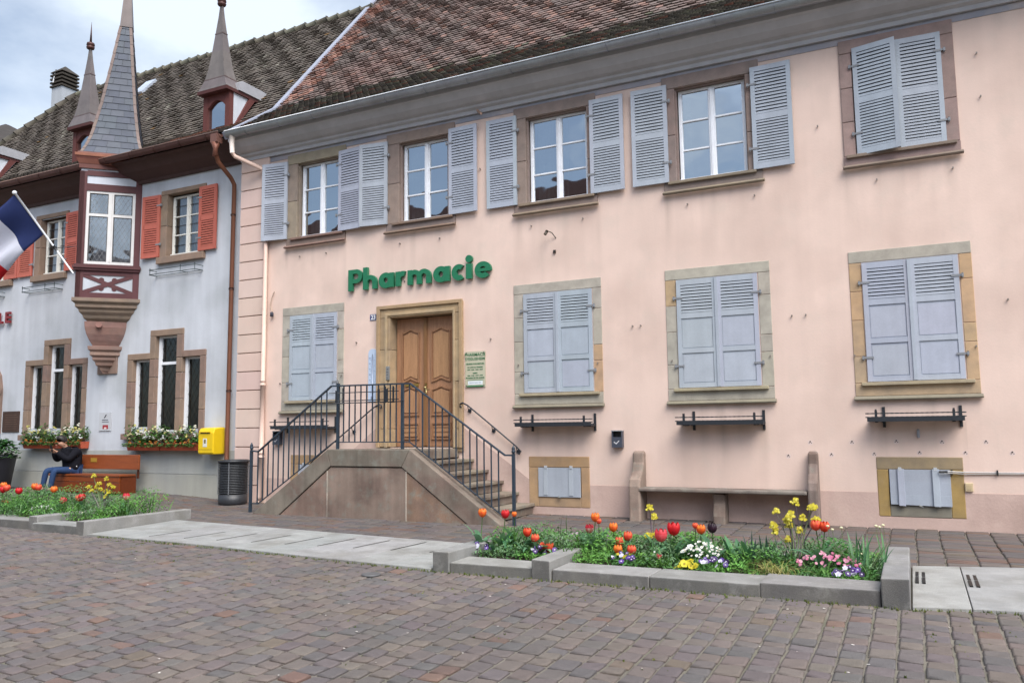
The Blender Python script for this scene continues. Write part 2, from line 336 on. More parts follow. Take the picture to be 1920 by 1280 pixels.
# ================================================================= BUILDING HELPERS
def wall_holes(mb, x0, x1, z0, z1, y, holes, col=None):
    xs = sorted({x0, x1, *[h[0] for h in holes], *[h[1] for h in holes]}); zs = sorted({z0, z1, *[h[2] for h in holes], *[h[3] for h in holes]})
    xs = [x for x in xs if x0 <= x <= x1]; zs = [z for z in zs if z0 <= z <= z1]
    for a, b in zip(xs, xs[1:]):
        for c, d in zip(zs, zs[1:]):
            mx_, mz = (a+b)/2, (c+d)/2
            if any(h[0] < mx_ < h[1] and h[2] < mz < h[3] for h in holes): continue
            mb.poly([(a, y, c), (b, y, c), (b, y, d), (a, y, d)], col)
def shell(name, x0, x1, yf, yb, z0, z1, holes, col, m, parent, yth=.3):
    mb = MB(col); wall_holes(mb, x0, x1, z0, z1, yf, holes)
    mb.poly([(x0, yf, z0), (x0, yf, z1), (x0, yb, z1), (x0, yb, z0)]); mb.poly([(x1, yf, z0), (x1, yb, z0), (x1, yb, z1), (x1, yf, z1)])
    mb.poly([(x0, yb, z0), (x0, yb, z1), (x1, yb, z1), (x1, yb, z0)]); mb.poly([(x0, yf, z1), (x1, yf, z1), (x1, yb, z1), (x0, yb, z1)])
    mb.poly([(x0+.02, yf+.02, 4.25), (x1-.02, yf+.02, 4.25), (x1-.02, yb-.02, 4.25), (x0+.02, yb-.02, 4.25)], (.1, .08, .07))
    return mb.build(name, m, parent)
def louvres(mb, x0, x1, z0, z1, y0, t, n, col):
    p = (z1-z0)/n
    for i in range(n):
        z = z0+p*i+p*.1; j = U(-.0015, .0015); h = p*.60
        mb.hexa([(x0, y0+.004, z+j), (x1, y0+.004, z-j), (x1, y0+t*.6, z+p*.22), (x0, y0+t*.6, z+p*.22), (x0, y0+.004, z+h+j), (x1, y0+.004, z+h-j), (x1, y0+t*.6, z+p*.8), (x0, y0+t*.6, z+p*.8)], col)
def shutter(parent, hx, hy, z0, w, h, ang, side, col, kind='full', label=None, n=(13, 15), hinge=True):
    """hinge at (hx, hy); side=+1 the leaf extends to +x, -1 to -x; ang opens the free edge towards -y"""
    ca, sa = math.cos(ang), math.sin(ang)
    def xf(q): return (hx+side*(q[0]*ca+q[1]*sa*0)-side*q[1]*0, hy-q[0]*sa+q[1]*ca, z0+q[2])
    mb = MB(col, xf); t = .036; c1 = jit(col, .02); st = .062
    mb.box(0, st, 0, t, 0, h, c1); mb.box(w-st, w, 0, t, 0, h, c1); c2 = jit(col, .02)
    if kind == 'full':
        zm = h*.5+.0
        for a, b in ((0, .085), (zm-.045, zm+.045), (h-.075, h)): mb.box(st, w-st, .002, t-.002, a, b, c2)
        louvres(mb, st, w-st, .085, zm-.045, 0, t, n[1], c2); louvres(mb, st, w-st, zm+.045, h-.075, 0, t, n[0], c2)
        mb.box(st, w-st, t-.008, t-.003, .085, h-.075, tuple(q*.16 for q in col))  # dark sheet behind the slats, paints in the shade of the gaps
    elif kind == 'low':
        a1, a2, a3 = h*.338, h*.665, h
        for a, b in ((0, .07), (a1-.035, a1+.035), (a2-.045, a2+.035), (h-.085, h)): mb.box(st, w-st, .002, t-.002, a, b, c2)
        for a, b in ((.07, a1-.035), (a1+.035, a2-.045)):
            mb.box(st, w-st, .016, t-.006, a, b, c2); mb.box(st+.012, w-st-.012, .010, .016, a+.012, b-.03, jit(col, .02))
        louvres(mb, st, w-st, a2+.035, h-.085, 0, t, 9, c2)
    elif kind == 'red':
        zm = h*.5
        for a, b in ((0, .08), (zm-.05, zm+.05), (h-.08, h)): mb.box(st, w-st, .002, t-.002, a, b, c2)
        louvres(mb, st+.015, w-st-.015, .08, zm-.05, 0, t, 11, c2); louvres(mb, st+.015, w-st-.015, zm+.05, h-.08, 0, t, 11, c2)
        mb.box(st, w-st, t-.008, t-.003, .08, h-.08, tuple(q*.2 for q in col))  # same dark sheet, painted shade between the red slats
        for a in (st, w-st-.015): mb.box(a, a+.015, .002, t-.004, .08, h-.08, c2)
    o = mb.build('shutter', PAINT, parent)
    if label: o['label'] = label
    if hinge:
        for f in (.2, .83):
            hb = MB(A('8d8f93'), xf); hb.box(-.03, .09, -.008, -.001, h*f-.014, h*f+.014); hb.box(-.055, -.028, -.02, .02, h*f-.022, h*f+.022); hb.tube([(-.04, -.004, h*f-.035), (-.04, -.004, h*f+.03)], .011, 6)
            hb.build('hinge', IRON, o)
    return o
WHITE = A('e9ebf0', .95)
def sash(parent, x0, x1, z0, z1, y, rows=3, name='window', curtain=None, m=GLASS, lattice=False, col=WHITE, cols=2):
    mb = MB(col); f = .036
    mb.box(x0, x0+f, y-.02, y+.05, z0, z1); mb.box(x1-f, x1, y-.02, y+.05, z0, z1); mb.box(x0+f, x1-f, y-.018, y+.05, z1-f, z1); mb.box(x0+f, x1-f, y-.018, y+.05, z0, z0+f)
    mb.box(x0-.005, x1+.005, y-.055, y-.02, z0-.02, z0+.03)
    xm = (x0+x1)/2
    panes = []
    if cols == 2:
        mb.box(xm-.038, xm+.038, y-.03, y+.045, z0+f, z1-f); mb.box(xm-.014, xm+.014, y-.042, y-.03, z0+f, z1-f)
        hs = [(x0+f, xm-.038), (xm+.038, x1-f)]
    else: hs = [(x0+f, x1-f)]
    dz = (z1-z0-2*f)/rows
    for a, b in hs:
        mb.box(a, a+.014, y-.008, y+.04, z0+f, z1-f); mb.box(b-.014, b, y-.008, y+.04, z0+f, z1-f)
        for k in range(1, rows): mb.box(a+.014, b-.014, y-.012, y+.035, z0+f+dz*k-.012, z0+f+dz*k+.012)
    o = mb.build(name, PAINT, parent)
    g_ = MB((.1, .1, .1))
    for a, b in hs:
        for k in range(rows):
            j = U(-.004, .004); j2 = U(-.003, .003); zz0, zz1 = z0+f+dz*k+.008, z0+f+dz*(k+1)-.008
            g_.poly([(a+.004, y+.016+j2, zz0), (b-.004, y+.016-j2, zz0), (b-.004, y+.016-j2+j, zz1), (a+.004, y+.016+j2+j, zz1)])
    g_.build('pane', m, o)
    if curtain:
        for (ca, cb, cz) in curtain:
            cu = MB(A('e8e6e2', .8)); n = max(6, int((cb-ca)/.028)); cu.smooth = True
            for k in range(n):
                xa, xb = ca+(cb-ca)*k/n, ca+(cb-ca)*(k+1)/n; ya, yb = y+.12+.022*math.sin(k*1.7), y+.12+.022*math.sin((k+1)*1.7)
                cu.poly([(xa, ya, cz), (xb, yb, cz), (xb, yb, z1-.02), (xa, ya, z1-.02)])
            cu.build('curtain', CLOTH, o)
    return o

# ================================================================= PHARMACY BUILDING
PINK = A('e3c9bb', .92)
ph = thing('pharmacy_building', 'long pink rendered house with grey blue shutters and a clay tile roof', 'building', (-5, 3, 0))
UP = [(-10.17, 1.44), (-7.765, 1.47), (-5.11, 1.49), (-2.51, 1.48), (.07, 1.44)]
UO = [(-10.64, -9.60), (-8.22, -7.18), (-5.63, -4.52), (-3.05, -1.97), (-.49, .63)]
LOW = [(-10.96, -9.46, -10.76, -9.62), (-5.90, -4.34, -5.715, -4.50), (-3.295, -1.74, -3.12, -1.92), (-.675, .82, -.51, .66)]
holes = [(a, b, 5.14, 6.65) for a, b in UO]+[(c, d, 1.96, 3.60) for a, b, c, d in LOW]+[(-8.39, -7.08, 1.07, 3.40), (-5.49, -4.75, .28, .75), (-.33, .39, .28, .78), (-10.5, -9.76, .28, .75)]
wall_o = shell('wall', -12.1, 7, 0, 9, -.3, 7.3, holes, PINK, PLASTER, ph)
wm = MB(PINK); hs_ = holes; cell = .06
xs_ = sorted({round(-12.1+cell*i, 4) for i in range(int(14.9/cell))}|{h[0] for h in hs_}|{h[1] for h in hs_}|{2.8}); zs_ = sorted({round(-.3+cell*i, 4) for i in range(int(7.6/cell))}|{h[2] for h in hs_}|{h[3] for h in hs_}|{7.3})
for a, b in zip(xs_, xs_[1:]):
    for c, d in zip(zs_, zs_[1:]):
        if any(h[0] < (a+b)/2 < h[1] and h[2] < (c+d)/2 < h[3] for h in hs_): continue
        wm.poly([(a, -.0015, c), (b, -.0015, c), (b, -.0015, d), (a, -.0015, d)])
DRIP = [(cx-w_/2-.02, cx+w_/2+.03, 4.95, .20, .55) for cx, w_ in UP]+[(a-.02, b+.02, 1.71, .22, .4) for a, b, *_ in LOW]+[(-9.3, -6.3, 3.95, .08, .3), (-12, 2.8, 6.8, .10, .35)]+[(-5.8, -4.44, 1.38, .16, .5), (-3.14, -1.86, 1.38, .16, .5), (-.56, .62, 1.38, .16, .5)]
GRIME = A('8f7f72', .8)
def stain(x, z):
    d = 0
    for x0, x1, zs0, am, ln in DRIP:
        if x0 < x < x1 and z < zs0:
            t = zs0-z; n = max(0, nse(x, z*.12, 2, 7)+.12); e = min(abs(x-x0), abs(x-x1)); d += am*n*1.9*math.exp(-t/ln)*(1+1.2*math.exp(-e/.05))
    d += max(0, nse(x, z, 4, .8)-.12)*.16+max(0, nse(x, z, 11, 3.5)-.28)*.18+.06*math.exp(-max(0, z-.48)/.12)
    k = 1+.05*nse(x, z, 7, .45)
    if nse(x, z, 21, 1.1) > .42: k *= 1.035
    return tuple(q*k for q in mixc(PINK, GRIME, min(.5, d)))
wo_ = wm.build('wall_render', PLASTER, ph); vc = [stain(*((v.co.x-5, v.co.z))) for v in wo_.data.vertices]
wo_.data.color_attributes['Col'].data.foreach_set('color', [q for l in wo_.data.loops for q in (*vc[l.vertex_index], 1)])
# darker plinth paint, rising beside the steps
PLC = A('c8ada2', .9)
def plinth(poly): pm = MB(PLC); pm.prism(poly, -.007, .0); pm.build('plinth', PLBASE, ph)
plinth([(-11.3, -.3), (-11.3, .48), (-9.95, .48), (-8.665, 1.45), (-8.665, -.3)])
plinth([(-6.87, -.3), (-6.87, 1.40), (-5.55, .48), (-5.552, -.3)])
for a, b, c, d in ((-5.665, -4.60, .93, .12), (-.47, .55, .945, .16)): pass
plinth([(-5.552, -.3), (-5.552, .12), (-4.60, .12), (-4.60, -.3)]); plinth([(-4.60, -.3), (-4.60, .48), (-3.9, .48), (-3.9, -.3)]); plinth([(-3.9, -.3), (-3.9, .48), (-.475, .475), (-.475, -.3)])
plinth([(-.475, -.3), (-.475, .15), (.55, .15), (.55, -.3)]); plinth([(.55, -.3), (.55, .485), (7, .5), (7, -.3)])
# quoin band of rendered blocks with deep joints
qb = MB(A('dcbfae', .85)); z = -.05
k = 0
while z < 6.9:
    h = .372; z1 = min(z+h, 6.93)
    qb.box(-12.115, -11.42+(.06 if z > 5.9 else 0), -.045, -.001, z+.018, z1, jit(A('dcc1b5', .9), .02)); z += h; k += 1
qb.build('corner_quoins', PLASTER, ph, bev=.006)
qg = MB(A('9b7e70', .7)); qg.box(-12.11, -11.425, -.02, -.0005, -.2, 6.9); qg.build('quoin_joint', PLASTER, ph)
# stone surrounds
def blocks(mb, x0, x1, z0, z1, y0, y1, cols, cuts):
    zs = [z0]+[z0+(z1-z0)*c for c in cuts]+[z1]
    for i, (a, b) in enumerate(zip(zs, zs[1:])): mb.box(x0, x1, y0, y1, a+.004, b-.002, jit(cols[i % len(cols)], .05))
UPC = {0: ['9f917e', '99887a', '917c72'], 1: ['98867c', '917f77', '8e7e78'], 2: ['97867c', '938078', '958279'], 3: ['94827b', '917d76', '96847c'], 4: ['a28a82', '9e8680', 'a28a84']}
for i, ((cx, wd), (oa, ob)) in enumerate(zip(UP, UO)):
    x0, x1 = cx-wd/2, cx+wd/2; cs = [A(c, .82) for c in UPC[i]]
    win = sash(ph, oa+.03, ob-.03, 5.17, 6.63, .13, 3, curtain={0: [(-10.5, -10.15, 5.2)], 1: [(-8.12, -7.72, 5.2)], 2: [(-5.52, -5.22, 5.2), (-5.05, -4.95, 5.2)], 3: [(-2.95, -2.85, 5.2)], 4: None}[i])
    mb = MB(); yf = -.028
    blocks(mb, x0, oa, 5.14, 6.65, yf, .17, cs, (.33, .66) if i == 4 else (.5,)); blocks(mb, ob, x1, 5.14, 6.65, yf, .17, cs[::-1], (.4,))
    mb.box(x0, x1, yf-.002, .17, 6.652, 6.845, jit(cs[0], .04)); mb.box(x0-.005, x1+.005, yf-.004, .17, 5.005, 5.139, jit(cs[2], .04))
    mb.ring([(oa-.012, 5.14), (ob+.012, 5.14), (ob+.012, 6.665), (oa-.012, 6.665)], [(oa+.02, 5.14), (ob-.02, 5.14), (ob-.02, 6.63), (oa+.02, 6.63)], .03, .1, col=jit(cs[1], .04))
    mb.build('stone_surround', STONE, win, bev=.008)
    si = MB(jit(A({0: '8a6f63', 1: '8b7565', 2: '8f7f6d', 3: '92826f', 4: '8a7a6b'}[i], .82), .03))
    si.box(oa-.13, ob+.12, -.075, .14, 5.105, 5.15); si.prism([(-.033, 5.003), (-.033, 4.95), (-.085, 4.95), (-.1, 4.97), (-.06, 5.003)], x0-.02, x1+.03, 'x')
    si.build('sill', STONE, win, bev=.006)
LC = [['b6afa2', 'b8b1a3', 'b6ae9f', 'b0a99c'], ['b6afa2', 'bab3a3', 'c6a583', 'b8b0a1'], ['b6afa2', 'c4a683', 'bab3a4', 'b6aea0'], ['b4ada0', 'c4a480', 'c8a885', 'c0a688']]
for i, (x0, x1, a, b) in enumerate(LOW):
    cs = [A(c, .84) for c in LC[i]]; mb = MB(); yf = -.012
    lef = {0: [3, 0, 0, 1], 1: [3, 3, 0, 0], 2: [0, 0, 0, 1][::1], 3: [3, 2, 1, 1]}[i]; rig = {0: [0, 0, 1, 1], 1: [2, 2, 0, 0], 2: [3, 0, 0, 0], 3: [2, 2, 2, 1]}[i]
    if i == 2: lef = [0, 0, 0, 1]
    blocks(mb, x0, a-.012, 1.94, 3.612, yf, .17, [cs[k] for k in lef], (.22, .52, .76)); blocks(mb, b+.012, x1, 1.94, 3.612, yf, .17, [cs[k] for k in rig], (.3, .45, .8))
    mb.box(x0, x1, yf-.002, .17, 3.614, 3.775, jit(cs[0], .03)); mb.box(x0, x1, yf-.003, .17, 1.765, 1.938, jit(cs[3], .04))
    o = mb.build('window', STONE, ph, bev=.007)
    si = MB(jit(A('b0a288', .84), .03)); si.box(a-.08, b+.1, -.07, .1, 1.905, 1.95)
    si.prism([(-.016, 1.763), (-.016, 1.71), (-.07, 1.705), (-.08, 1.725), (-.05, 1.763)], x0-.02, x1+.02, 'x', jit(A('8f8674', .8), .03)); si.build('sill', STONE, o, bev=.006)
    mm = MB(tuple(A('8fa0b8', .7))); mm.ring([(a-.012, 1.95), (b+.012, 1.95), (b+.012, 3.612), (a-.012, 3.612)], [(a+.03, 1.98), (b-.03, 1.98), (b-.03, 3.57), (a+.03, 3.57)], .05, .09); mm.build('frame', PAINT, o)
    dk = MB((.02, .02, .022)); dk.box(a, b, .14, .16, 1.95, 3.61); dk.build('dark_backing', PAINT, o)  # dark sheet added for the shade behind the closed shutters
BLUE = A('adb4be', .88)
# shutters: (hinge x, side, free-edge opening angle)
for hx, sd_, an in ((-10.86, -1, .16), (-9.58, 1, .09), (-8.455, -1, .14), (-7.13, 1, .03), (-5.79, -1, .0), (-4.455, 1, .02), (-3.165, -1, .02), (-1.885, 1, .02)):
    shutter(ph, hx, -.075, 5.145, .575, 1.565, an, sd_, jit(BLUE, .045))
shutter(ph, -.475, -.05, 5.135, .565, 1.565, .22, 1, BLUE, label='upper shutter standing slightly ajar'); shutter(ph, .635, -.045, 5.135, .56, 1.56, .03, -1, BLUE)
for x0, x1, a, b in LOW:
    xm = (a+b)/2; shutter(ph, a, -.03, 1.96, xm-a-.004, 1.645, 0, 1, jit(BLUE, .045), 'low'); o = shutter(ph, b, -.031, 1.96, b-xm-.004, 1.645, 0, -1, jit(BLUE, .045), 'low')
    st = MB(BLUE); st.box(xm-.022, xm+.022, -.045, -.032, 1.965, 3.6); st.build('cover_strip', PAINT, o)
# shutter stays and small fixings on the wall
sp = MB(A('8a8078'))
for x, z in ((-10.55, 4.77), (-9.9, 4.77), (-8.2, 4.76), (-7.35, 4.76), (-5.55, 4.76), (-4.62, 4.77), (-2.9, 4.77), (-1.9, 4.77), (-.25, 4.76), (.68, 4.78), (-6.68, 5.86), (-6.52, 5.9), (-3.83, 2.95), (-3.7, 2.95), (-1.46, 2.94), (-1.27, 2.94), (1.19, 2.96), (-9.16, 3.0), (-6.34, 2.9), (1.05, 6.3), (1.06, 5.7), (-.98, 5.66),
             (-10.99, 2.3), (-9.5, 2.4), (-5.82, 2.43), (-4.42, 2.4), (-3.22, 2.38), (-1.78, 2.38), (-.66, 2.33), (.8, 2.38)):
    sp.tube([(x, 0, z), (x, -.03, z)], .010, 6); sp.box(x-.009, x+.009, -.038, -.03, z-.016, z+.01)
sp.build('shutter_stay', IRON, ph)
nh = MB((.06, .045, .04))
for x, z in ((-1.60, .95), (-1.30, 1.14), (-1.03, .97), (-.76, 1.14), (-.49, .98), (-.21, 1.15), (.06, 1.0), (.33, 1.14), (.59, 1.0), (.83, 1.14), (1.11, 1.0)):
    nh.tube([(x, .0, z+.012), (x, -.005, z+.012)], .011, 8); nh.tube([(x-.014, .0, z-.006), (x-.014, -.004, z-.006)], .007, 6); nh.tube([(x+.016, .0, z-.008), (x+.016, -.004, z-.008)], .007, 6)
nh.build('drill_hole', IRON, ph)
rim = MB(A('e6d0c8', .86))
for x, z in ((-1.60, .95), (-1.30, 1.14), (-1.03, .97), (-.76, 1.14), (-.49, .98), (-.21, 1.15), (.06, 1.0), (.33, 1.14), (.59, 1.0), (.83, 1.14), (1.11, 1.0)):
    rim.tube([(x, .0, z-.002), (x, -.002, z-.002)], .034, 9)
rim.build('plaster_patch', PLASTER, ph)
# cornice: painted grey stone profile swept along x
GREYC = A('b4b3b6', .92)
cn = MB(GREYC); prof = [(0, 6.9), (-.06, 6.9), (-.065, 6.96), (-.12, 6.99), (-.13, 7.03), (-.2, 7.05), (-.3, 7.11), (-.38, 7.2), (-.42, 7.22), (-.42, 7.29), (-.44, 7.3), (-.44, 7.34), (0, 7.34)]
cn.prism(prof, -12.12, 7, 'x'); cn.build('cornice', PLASTIC if False else mat('cornice_stone', .8, .08, 2, .3, 50, streak=.08), ph)
cb = MB(A('a9a19b', .72)); cb.box(-11.42, 7, -.012, 0, 6.80, 6.895, A('9a9ca6', .85)); cb.build('cornice_band', PLASTER, ph)
# gutter (half round zinc) and its brackets, downpipe
gu = MB(A('a9acb0', .8)); gu.smooth = True; n = 8; xs = [-12.03]+[-10+i*2.0 for i in range(9)]
def garc(x): return [(x, -.53-.085*math.cos(math.pi*k/n), 7.36-.115*math.sin(math.pi*k/n)) for k in range(n+1)]
for a, b in zip(xs, xs[1:]):
    i = gu.p(garc(a)); j = gu.p(garc(b))
    for k in range(n): gu.face((i+k, i+k+1, j+k+1, j+k), jit(A('a9acb0', .8), .03))
i = gu.p(garc(-12.03)); gu.face(range(i, i+n+1)); i = gu.p(garc(xs[-1])); gu.face(range(i, i+n+1))
gu.smooth = False
gu.tube([(-12.03, -.618, 7.365), (xs[-1], -.618, 7.365)], .012, 6, A('d5d8dc', .8))
gut = gu.build('gutter', ZINC, ph)
br = MB(A('9a9da2', .8))
for k in range(22):
    x = -11.5+k*.84; br.tube([(x, -.53-.092*math.cos(math.pi*q/6), 7.36-.122*math.sin(math.pi*q/6)) for q in range(7)], .008, 4)
br.build('gutter_bracket', ZINC, ph)
dp = MB(A('e6d9d0', .86)); dp.smooth = True
dp.tube([(-11.9, -.53, 7.28), (-11.9, -.53, 7.12), (-11.9, -.51, 6.93)], [.06, .05, .045], 10); dp.tube([(-11.9, -.51, 6.93), (-11.86, -.48, 6.86), (-11.42, -.1, 6.62), (-11.38, -.075, 6.55), (-11.38, -.075, 2.3)], .042, 10, A('dfc0b0', .86))
dp.tube([(-11.38, -.075, 2.32), (-11.38, -.075, .9)], .046, 10, A('dfc0b0', .86)); dp.tube([(-11.38, -.075, .92), (-11.38, -.075, .12), (-11.4, -.13, .02)], .05, 10, A('d9bfb2', .84))
dp.tube([(-11.38, -.075, 2.28), (-11.38, -.075, 2.36)], .055, 10, A('dfc0b0', .86)); dp.tube([(-11.38, -.075, .88), (-11.38, -.075, .96)], .06, 10, A('dfc0b0', .86))
dp.build('downpipe', mat('pipe_paint', .5, .04, 5, 0), ph)
st_ = MB(A('c9a590', .8)); st_.tube([(-6.60, -.0, 7.0), (-6.38, -.22, 6.80)], .022, 6); st_.build('iron_stub', IRON, ph)
# ---- clay tile roofs
def tiles(name, prof, x0, x1, colf, parent, expo=.112, w=.15, xclip=None, lift=.0):
    mb = MB(); segs = []; tot = 0
    for (a, b), (c, d) in zip(prof, prof[1:]): l = math.hypot(c-a, d-b); segs.append((tot, tot+l, a, b, c, d)); tot += l
    def at(s):
        for s0, s1, a, b, c, d in segs:
            if s <= s1 or s1 == tot: t = (s-s0)/(s1-s0); return a+(c-a)*t, b+(d-b)*t, (c-a)/(s1-s0), (d-b)/(s1-s0)
    s = 0; row = 0
    while s < tot-.02:
        y, z, dy, dz = at(s); y2, z2, _, _ = at(min(tot, s+expo*1.25)); xa = xclip(y) if xclip else x0; ny, nz_ = -dz, dy
        x = xa-(w/2 if row % 2 else 0); wav = .012
        while x < x1:
            c = colf(x, y, z, s); l1 = U(.026, .046)+.008*math.sin(x*9+row)+lift; rx = U(-.006, .006); d = U(-.012, .012)
            a0, b0 = max(x, xa)+.0015+rx*.3, min(x+w, x1)-.0015+rx*.3
            if b0-a0 > .03:
                yy, zz = y-dy*d, z-dz*d; bw = b0-a0
                low = [(a0, .16*expo), (a0+bw*.15, .04*expo), (a0+bw*.38, 0), (a0+bw*.62, 0), (a0+bw*.85, .04*expo), (b0, .16*expo)]
                top = [(b0, y2+ny*.004, z2+nz_*.004), (a0, y2+ny*.004, z2+nz_*.004)]
                P = [(q, yy+dy*e+ny*l1, zz+dz*e+nz_*l1) for q, e in low]; B = [(q, yy+dy*e+ny*(l1-.028), zz+dz*e+nz_*(l1-.028)) for q, e in low]
                i = mb.p(P+top); mb.face(range(i, i+8), c); j = mb.p(B); dk = tuple(q*.8 for q in c)
                for k in range(5): mb.face((j+k, j+k+1, i+k+1, i+k), dk)
            x += w
        s += expo; row += 1
    return mb.build(name, TILE, parent)
GRY = [A(c, .7) for c in ('655e58', '6f675f', '5b5550', '787066', '6a645d', '7c7a68')]
def pinkroof(x, y, z, s):
    n1 = nse(x, y, z, .55); n2 = nse(x+9, y, z, 1.8); n3 = rnd.random()
    base = mixc(A('756963', .8), A('866b63', .8), .42+.7*n1+.4*n2+(n3-.5)*.3)
    if s < 1.75+.35*n2+.3*(rnd.random()-.5): base = mixc(rnd.choice(GRY), A('67624a', .6), .35*n3) if n3 < .9 else A('8a5f50', .65)
    elif x < -11.68+.35*n2+.3*n3 and y < 4.3+n2: base = A(rnd.choice(['a87c6c', '967064', '9c7a6c', '84706a']), .78)
    elif n3 > .9: base = A('937468', .8)
    return jit(base, .09)
def greyroof(x, y, z, s):
    n1 = nse(x, y, z, .5); n3 = rnd.random()
    b = mixc(A('665d55', .74), A('746a60', .74), .45+.5*n1+(n3-.5)*.5)
    if n3 > .96 and n1 > -.1: b = A('8f897c', .8)
    if x < -12.2 and x > -14.6 and s < 1.9 and abs(s-.9-(x+13.6)*.4) < .28: b = mixc(b, A('a0705c', .75), .75)
    if n3 < .005: b = A('8a6a40', .7)
    return jit(b, .09)
pprof = [(-.46, 7.37), (.95, 8.40), (6.5, 14.97)]
tiles('roof', pprof, -12.12, 7, pinkroof, ph)
rb = MB(A('5a4a42', .6)); X0, X1 = -12.1, 7
rb.poly([(X0, -.44, 7.35), (X1, -.44, 7.35), (X1, .96, 8.38), (X0, .96, 8.38)]); rb.poly([(X0, .96, 8.38), (X1, .96, 8.38), (X1, 6.5, 14.94), (X0, 6.5, 14.94)])
rb.poly([(X0, 6.5, 14.94), (X1, 6.5, 14.94), (X1, 13.4, 7.3), (X0, 13.4, 7.3)])
for X_ in (X0, X1): rb.poly([(X_, -.44, 7.35), (X_, .96, 8.38), (X_, 6.5, 14.94), (X_, 13.4, 7.3)])
rb.poly([(X0, -.44, 7.345), (X1, -.44, 7.345), (X1, 13.4, 7.3), (X0, 13.4, 7.3)])
rb.build('roof_underlay', TILE, ph)
vf = MB(A('a9adbc', .7))
for (a, b), (c, d) in zip(pprof, pprof[1:]):
    l = math.hypot(c-a, d-b); ny, nz_ = -(d-b)/l, (c-a)/l
    P = lambda x, y, z, o: (x, y+ny*o, z+nz_*o)
    vf.hexa([P(-12.22, a, b, -.1), P(-12.09, a, b, -.1), P(-12.09, c, d, -.1), P(-12.22, c, d, -.1), P(-12.22, a, b, .055), P(-12.09, a, b, .055), P(-12.09, c, d, .055), P(-12.22, c, d, .055)])
vf.build('verge_flashing', mat('lead', .6, .1, 6, .1, 40), ph)
# ---- door
dfr = MB(); OC = [A(c, .86) for c in ('b59b78', 'b09472', 'b8a07e', 'ac9474')]
blocks(dfr, -8.655, -8.39, 1.07, 3.40, -.05, .24, OC, (.14, .45, .75)); blocks(dfr, -7.08, -6.88, 1.0, 3.40, -.05, .24, OC, (.16, .5, .8)); dfr.box(-8.655, -6.88, -.052, .24, 3.402, 3.61, OC[0])
dfr.ring([(-8.67, 1.07), (-6.865, 1.07), (-6.865, 3.625), (-8.67, 3.625)], [(-8.6, 1.07), (-6.935, 1.07), (-6.935, 3.56), (-8.6, 3.56)], -.085, -.051, col=OC[1])
dfr.ring([(-8.5, 1.07), (-7.02, 1.07), (-7.02, 3.48), (-8.5, 3.48)], [(-8.44, 1.07), (-7.06, 1.07), (-7.06, 3.43), (-8.44, 3.43)], -.07, -.051, col=OC[2])
dfr.build('door_surround', STONE, ph, bev=.008)
def cartouche(x0, x1, z0, z1, top, bot, n=18):
    P = []; w_ = x1-x0
    def wave(t): return .022*math.cos(2*math.pi*(t-.5))+.014*math.exp(-((t-.5)/.1)**2)
    for i in range(n+1): t = i/n; P.append((x0+w_*t, z0+(wave(t)-.045 if bot else 0)))
    for i in range(n+1): t = 1-i/n; P.append((x0+w_*t, z1+(wave(t)-.045 if top else 0)))
    return P
for x0, x1, sd_ in ((-8.37, -7.755, 0), (-7.745, -7.10, 1)):
    dm = MB(A('ab8060', .84)); y = .15; dm.box(x0, x1, y, y+.05, 1.08, 3.385, jit(A('ab8060', .82), .03)); o = dm.build('door_leaf', WOOD, ph, bev=.004)
    mo_ = MB(A('a07656', .78))
    for z0, z1, t, b in ((2.28, 3.2, 1, 1), (1.62, 2.16, 1, 0), (1.2, 1.5, 0, 0)):
        a, c = x0+.12, x1-.12; L_ = cartouche(a, c, z0, z1, t, b); cxm, czm = (a+c)/2, (z0+z1)/2
        mo_.ring(L_, [(cxm+(p-cxm)*.88, czm+(q-czm)*(1-.06/(z1-z0))) for p, q in L_], y-.024, y-.001)
        ins = [(cxm+(p-cxm)*.78, czm+(q-czm)*(1-.12/(z1-z0))) for p, q in L_]; mo_.prism(ins, y-.014, y-.001, col=jit(A('b28763', .84), .04))
    for q in range(3): mo_.box(x0+.17, x1-.17, y-.022, y-.0155, 1.25+q*.08, 1.27+q*.08)
    mo_.build('door_panel', WOOD, o, bev=.004)
    if sd_: cs_ = MB(A('8f6742', .78)); cs_.box(x0-.035, x0+.035, y-.03, y-.002, 1.09, 3.37); cs_.build('cover_strip', WOOD, o, bev=.006); hd = MB(A('b9a878', .8)); hd.tube([(x0+.02, y-.03, 2.02), (x0+.02, y-.03, 2.2)], .02, 8); hd.lathe([(.012, 0), (.034, .012), (.03, .03), (.01, .04)], x0+.02, y-.06, 10, cz=2.1); hd.tube([(x0+.02, y-.06, 2.1), (x0+.07, y-.09, 2.08), (x0+.12, y-.07, 2.08)], .011, 6); hd.build('door_handle', mat('brass', .35, .05, 5, 0, metal=.8), o)
    else: ls = MB(A('c9ab62', .85)); ls.box(x0+.2, x1-.14, y-.028, y-.0, 2.15, 2.2); ls.build('letter_slot', MATS.get('brass') or mat('brass', .35, .05, 5, 0, metal=.8), o)
bk = MB((.04, .03, .02)); bk.box(-8.39, -7.08, .21, .23, 1.0, 3.4); bk.build('door_backing', WOOD, ph)
